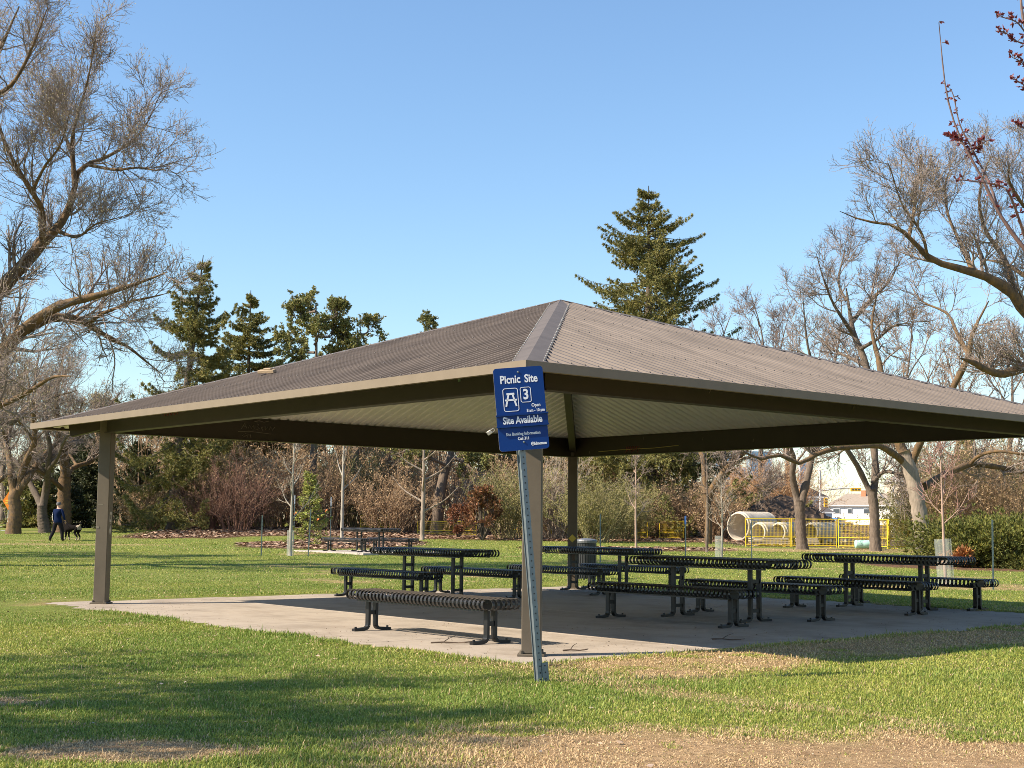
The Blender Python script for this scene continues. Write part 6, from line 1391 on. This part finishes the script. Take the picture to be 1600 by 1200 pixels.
# ---- orange diamond warning sign at the far left
g = gpos(13, 78); t = empty('warning_sign', g, 0, 'orange diamond warning sign on a post at the left edge', 'sign')
b = MB(); b.tube([(0, 0, 0), (0, 0, 1.75)], .03, 8); b.box((0, 0, .03), (.6, .5, .05)); b.build('post', galv2, t)
b = MB(); s = .42; b.add([(0, -.04, 1.72 - s * 1.25), (s * .8, -.04, 1.72), (0, -.04, 1.72 + s * 1.25), (-s * .8, -.04, 1.72), (0, -.03, 1.72 - s * 1.25), (s * .8, -.03, 1.72), (0, -.03, 1.72 + s * 1.25), (-s * .8, -.03, 1.72)], [(0, 1, 2, 3), (7, 6, 5, 4), (0, 4, 5, 1), (1, 5, 6, 2), (2, 6, 7, 3), (3, 7, 4, 0)])
pn = b.build('sign_panel', mat('orange_sign', (.85, .24, .01), .5, var=.03), t)
b = MB(); 
for z, w in ((1.86, .10), (1.73, .34), (1.60, .38)): b.box((0, -.043, z), (w, .004, .07 if w > .2 else .14))
b.build('symbol', mat('yellow_symbol', (.80, .55, .05), .5), pn)

# ================================================================== person and dog
def skin_mesh(name, verts, edges, radii, m, parent, sub=2, root_i=0, groups=None):
    me = bpy.data.meshes.new(name); me.from_pydata(verts, edges, []); o = bpy.data.objects.new(name, me); COL.objects.link(o)
    md = o.modifiers.new('skin', 'SKIN'); md.use_smooth_shade = True; sv = me.skin_vertices[0].data
    for i, r in enumerate(radii):
        sv[i].radius = (r, r) if not hasattr(r, '__len__') else r
        sv[i].use_root = (i == root_i)
    ss = o.modifiers.new('sub', 'SUBSURF'); ss.levels = sub; ss.render_levels = sub
    dg = bpy.context.evaluated_depsgraph_get(); out = bpy.data.meshes.new_from_object(o.evaluated_get(dg)); bpy.data.objects.remove(o)
    out.materials.clear()
    for q in (m if isinstance(m, list) else [m]): out.materials.append(q)
    for p_ in out.polygons: p_.use_smooth = True
    o = bpy.data.objects.new(name, out); COL.objects.link(o); o.parent = parent
    return o
skin_c = mat('skin', (.52, .30, .21), .6, var=.05, scale=20); navy = mat('navy_jacket', (.006, .014, .05), .9, spec=.1, var=.15, scale=8); dark_tr = mat('dark_trousers', (.018, .015, .018), .9, spec=.1, var=.2, scale=8); shoe_m = mat('dark_shoes', (.03, .028, .026), .6); cap_k = mat('grey_hair_and_cap', (.09, .085, .085), .8, var=.4, scale=60); pale_j = mat('pale_sleeve_stripe', (.62, .60, .52), .7)
Yp = 63.0; gp = at(89, 847, Yp); gz_ = ground_z(gp[0], Yp)
man = empty('person', (gp[0], Yp, gz_), R(-12), 'person in a navy jacket and dark trousers walking away across the lawn', 'person')
# x to the right, y away from the viewer: the person walks away, legs apart, right leg back
V = [(0, 0, .93), (-.02, .01, 1.08), (-.03, .03, 1.25), (-.03, .05, 1.42), (-.04, .07, 1.50), (-.045, .09, 1.58), (-.05, .10, 1.70),
     (-.11, 0, .88), (-.19, .02, .50), (-.30, -.12, .12), (-.31, -.02, .05),
     (.11, 0, .88), (.16, .12, .50), (.20, .10, .10), (.20, .24, .05),
     (-.20, .04, 1.41), (-.27, .02, 1.13), (-.27, .10, .90), (.16, .05, 1.41), (.27, .04, 1.14), (.27, .16, .93)]
Ed = [(0, 1), (1, 2), (2, 3), (3, 4), (4, 5), (5, 6), (0, 7), (7, 8), (8, 9), (9, 10), (0, 11), (11, 12), (12, 13), (13, 14), (3, 15), (15, 16), (16, 17), (3, 18), (18, 19), (19, 20)]
Rr_ = [(.15, .12), (.16, .125), (.19, .13), (.17, .11), .06, .075, .095, .115, .092, .072, .05, .115, .092, .072, .05, .075, .055, .042, .075, .055, .042]
body = skin_mesh('body', V, Ed, Rr_, [skin_c, navy, dark_tr, shoe_m, pale_j], man)
for p_ in body.data.polygons:
    c = p_.center
    p_.material_index = 0 if c.z > 1.49 or (c.z < .97 and abs(c.x) > .225 and c.z > .80) else (1 if c.z > .86 else (2 if c.z > .10 else 3))
    if p_.material_index == 1 and c.x < -.27: p_.material_index = 4
def hand(root_p, d, parent):
    d = np.array(d) / np.linalg.norm(d); s = np.cross(d, [0, 1, 0]); s /= np.linalg.norm(s); n = np.cross(s, d); w = np.array(root_p); V = [tuple(w), tuple(w + d * .045)]; E = [(0, 1)]; r = [.026, .034]
    for k in range(4):
        a = w + d * .07 + s * (.026 - .0175 * k); l = (.030, .036, .034, .027)[k]; i = len(V); V += [tuple(a), tuple(a + d * l + n * .006), tuple(a + d * l * 1.7 + n * .02), tuple(a + d * l * 2.1 + n * .036)]; E += [(1, i), (i, i + 1), (i + 1, i + 2), (i + 2, i + 3)]; r += [.010, .0095, .009, .007]
    a = w + d * .02 + s * .034; i = len(V); V += [tuple(a), tuple(a + d * .028 + s * .018 + n * .012), tuple(a + d * .052 + s * .016 + n * .024)]; E += [(1, i), (i, i + 1), (i + 1, i + 2)]; r += [.012, .010, .008]
    return skin_mesh('hand', V, E, r, skin_c, parent, 1)
hand((-.27, .105, .895), (0, .15, -1), man); hand((.27, .165, .925), (0, .2, -1), man)
hb = MB(); hb.lathe([(.105, -.045), (.112, .0), (.105, .05), (.07, .095), (.0001, .112)], (-.05, .098, 1.70), 16); hb.box((-.05, .21, 1.70), (.15, .13, .018), bev=.006); hb.build('cap', cap_k, man, True)
fb = MB()   # face details: ears, nose, eyes, mouth (the head looks away and slightly left)
fb.lathe([(.0001, .012), (.018, .008), (.026, -.004)], (-.155, .10, 1.67), 8, 0, Matrix.Rotation(-PI / 2, 3, 'Y')); fb.lathe([(.0001, .012), (.018, .008), (.026, -.004)], (.055, .10, 1.67), 8, 0, Matrix.Rotation(PI / 2, 3, 'Y'))
fb.tube([(-.05, .19, 1.68), (-.05, .215, 1.645), (-.05, .195, 1.635)], [.008, .014, .010], 6); fb.build('ears_and_nose', skin_c, man, True)
eb = MB()
for x in (-.085, -.015): eb.lathe([(.0001, .008), (.009, .004), (.011, -.004)], (x, .188, 1.685), 8, 0, Matrix.Rotation(-PI / 2, 3, 'X'))
eb.box((-.05, .192, 1.605), (.05, .01, .008)); eb.build('eyes_and_mouth', shoe_m, man)
# dog, seen from behind-right: dark coat, pale rump and legs
fur_d = mat('dark_dog_fur', (.012, .010, .0095), 1., var=.4, scale=25, bump=.4, spec=.03); fur_p = mat('pale_dog_fur', (.30, .25, .19), 1., spec=.05, var=.2, scale=20, bump=.4)
Yd = 64.0; gd = at(113, 846, Yd)
dog = empty('dog', (gd[0], Yd, ground_z(gd[0], Yd)), R(148), 'large dark dog with pale rump and legs walking beside the person', 'dog')
# local +x is the dog's forward direction
V = [(-.34, 0, .62), (-.12, 0, .60), (.14, 0, .58), (.36, 0, .62), (.50, 0, .74), (.60, 0, .84), (.74, 0, .80),
     (-.36, .11, .52), (-.26, .12, .34), (-.44, .12, .22), (-.42, .12, .04), (-.34, .12, .025),
     (-.36, -.11, .52), (-.20, -.12, .34), (-.36, -.12, .20), (-.30, -.12, .04), (-.22, -.12, .025),
     (.36, .10, .46), (.33, .10, .26), (.40, .10, .04), (.46, .10, .025), (.36, -.10, .46), (.40, -.10, .26), (.30, -.10, .05), (.36, -.10, .03),
     (-.46, 0, .68), (-.56, .02, .78), (-.52, .04, .88)]
Ed = [(0, 1), (1, 2), (2, 3), (3, 4), (4, 5), (5, 6), (0, 7), (7, 8), (8, 9), (9, 10), (10, 11), (0, 12), (12, 13), (13, 14), (14, 15), (15, 16), (3, 17), (17, 18), (18, 19), (19, 20), (3, 21), (21, 22), (22, 23), (23, 24), (0, 25), (25, 26), (26, 27)]
Rr_ = [.14, .135, .165, .17, .11, .10, .05, .095, .06, .04, .034, .034, .095, .06, .04, .034, .034, .065, .045, .036, .036, .065, .045, .036, .036, .045, .05, .03]
db = skin_mesh('body', V, Ed, Rr_, [fur_d, fur_p], dog, 2, 1)
for p_ in db.data.polygons:
    c = p_.center; p_.material_index = 1 if (c.x < -.36 and .50 < c.z < .76 and abs(c.y) < .12) or (c.z < .15) or c.z > .85 and c.x < 0 else 0
for s in (-1, 1):
    e = MB(); e.add([(.55, s * .07, .90), (.60, s * .10, .90), (.56, s * .13, .80), (.52, s * .09, .86)], [(0, 1, 2, 3), (3, 2, 1, 0)]); e.build('ear', fur_d, dog)
# leash between the person's hand and the dog
b = MB(); p0 = np.array([gp[0] + .30, Yp + .1, gz_ + .90]); p1 = np.array([gd[0] - .40, Yd + .26, ground_z(gd[0], Yd) + .80]); mid_ = (p0 + p1) / 2 + np.array([0, 0, -.08])
b.tube(smooth_line([p0, mid_, p1], [1, 1, 1], 10)[0], .008, 5); tag(b.build('leash', shoe_m, None), 'thin dark leash between the walking person and the dog', 'leash')
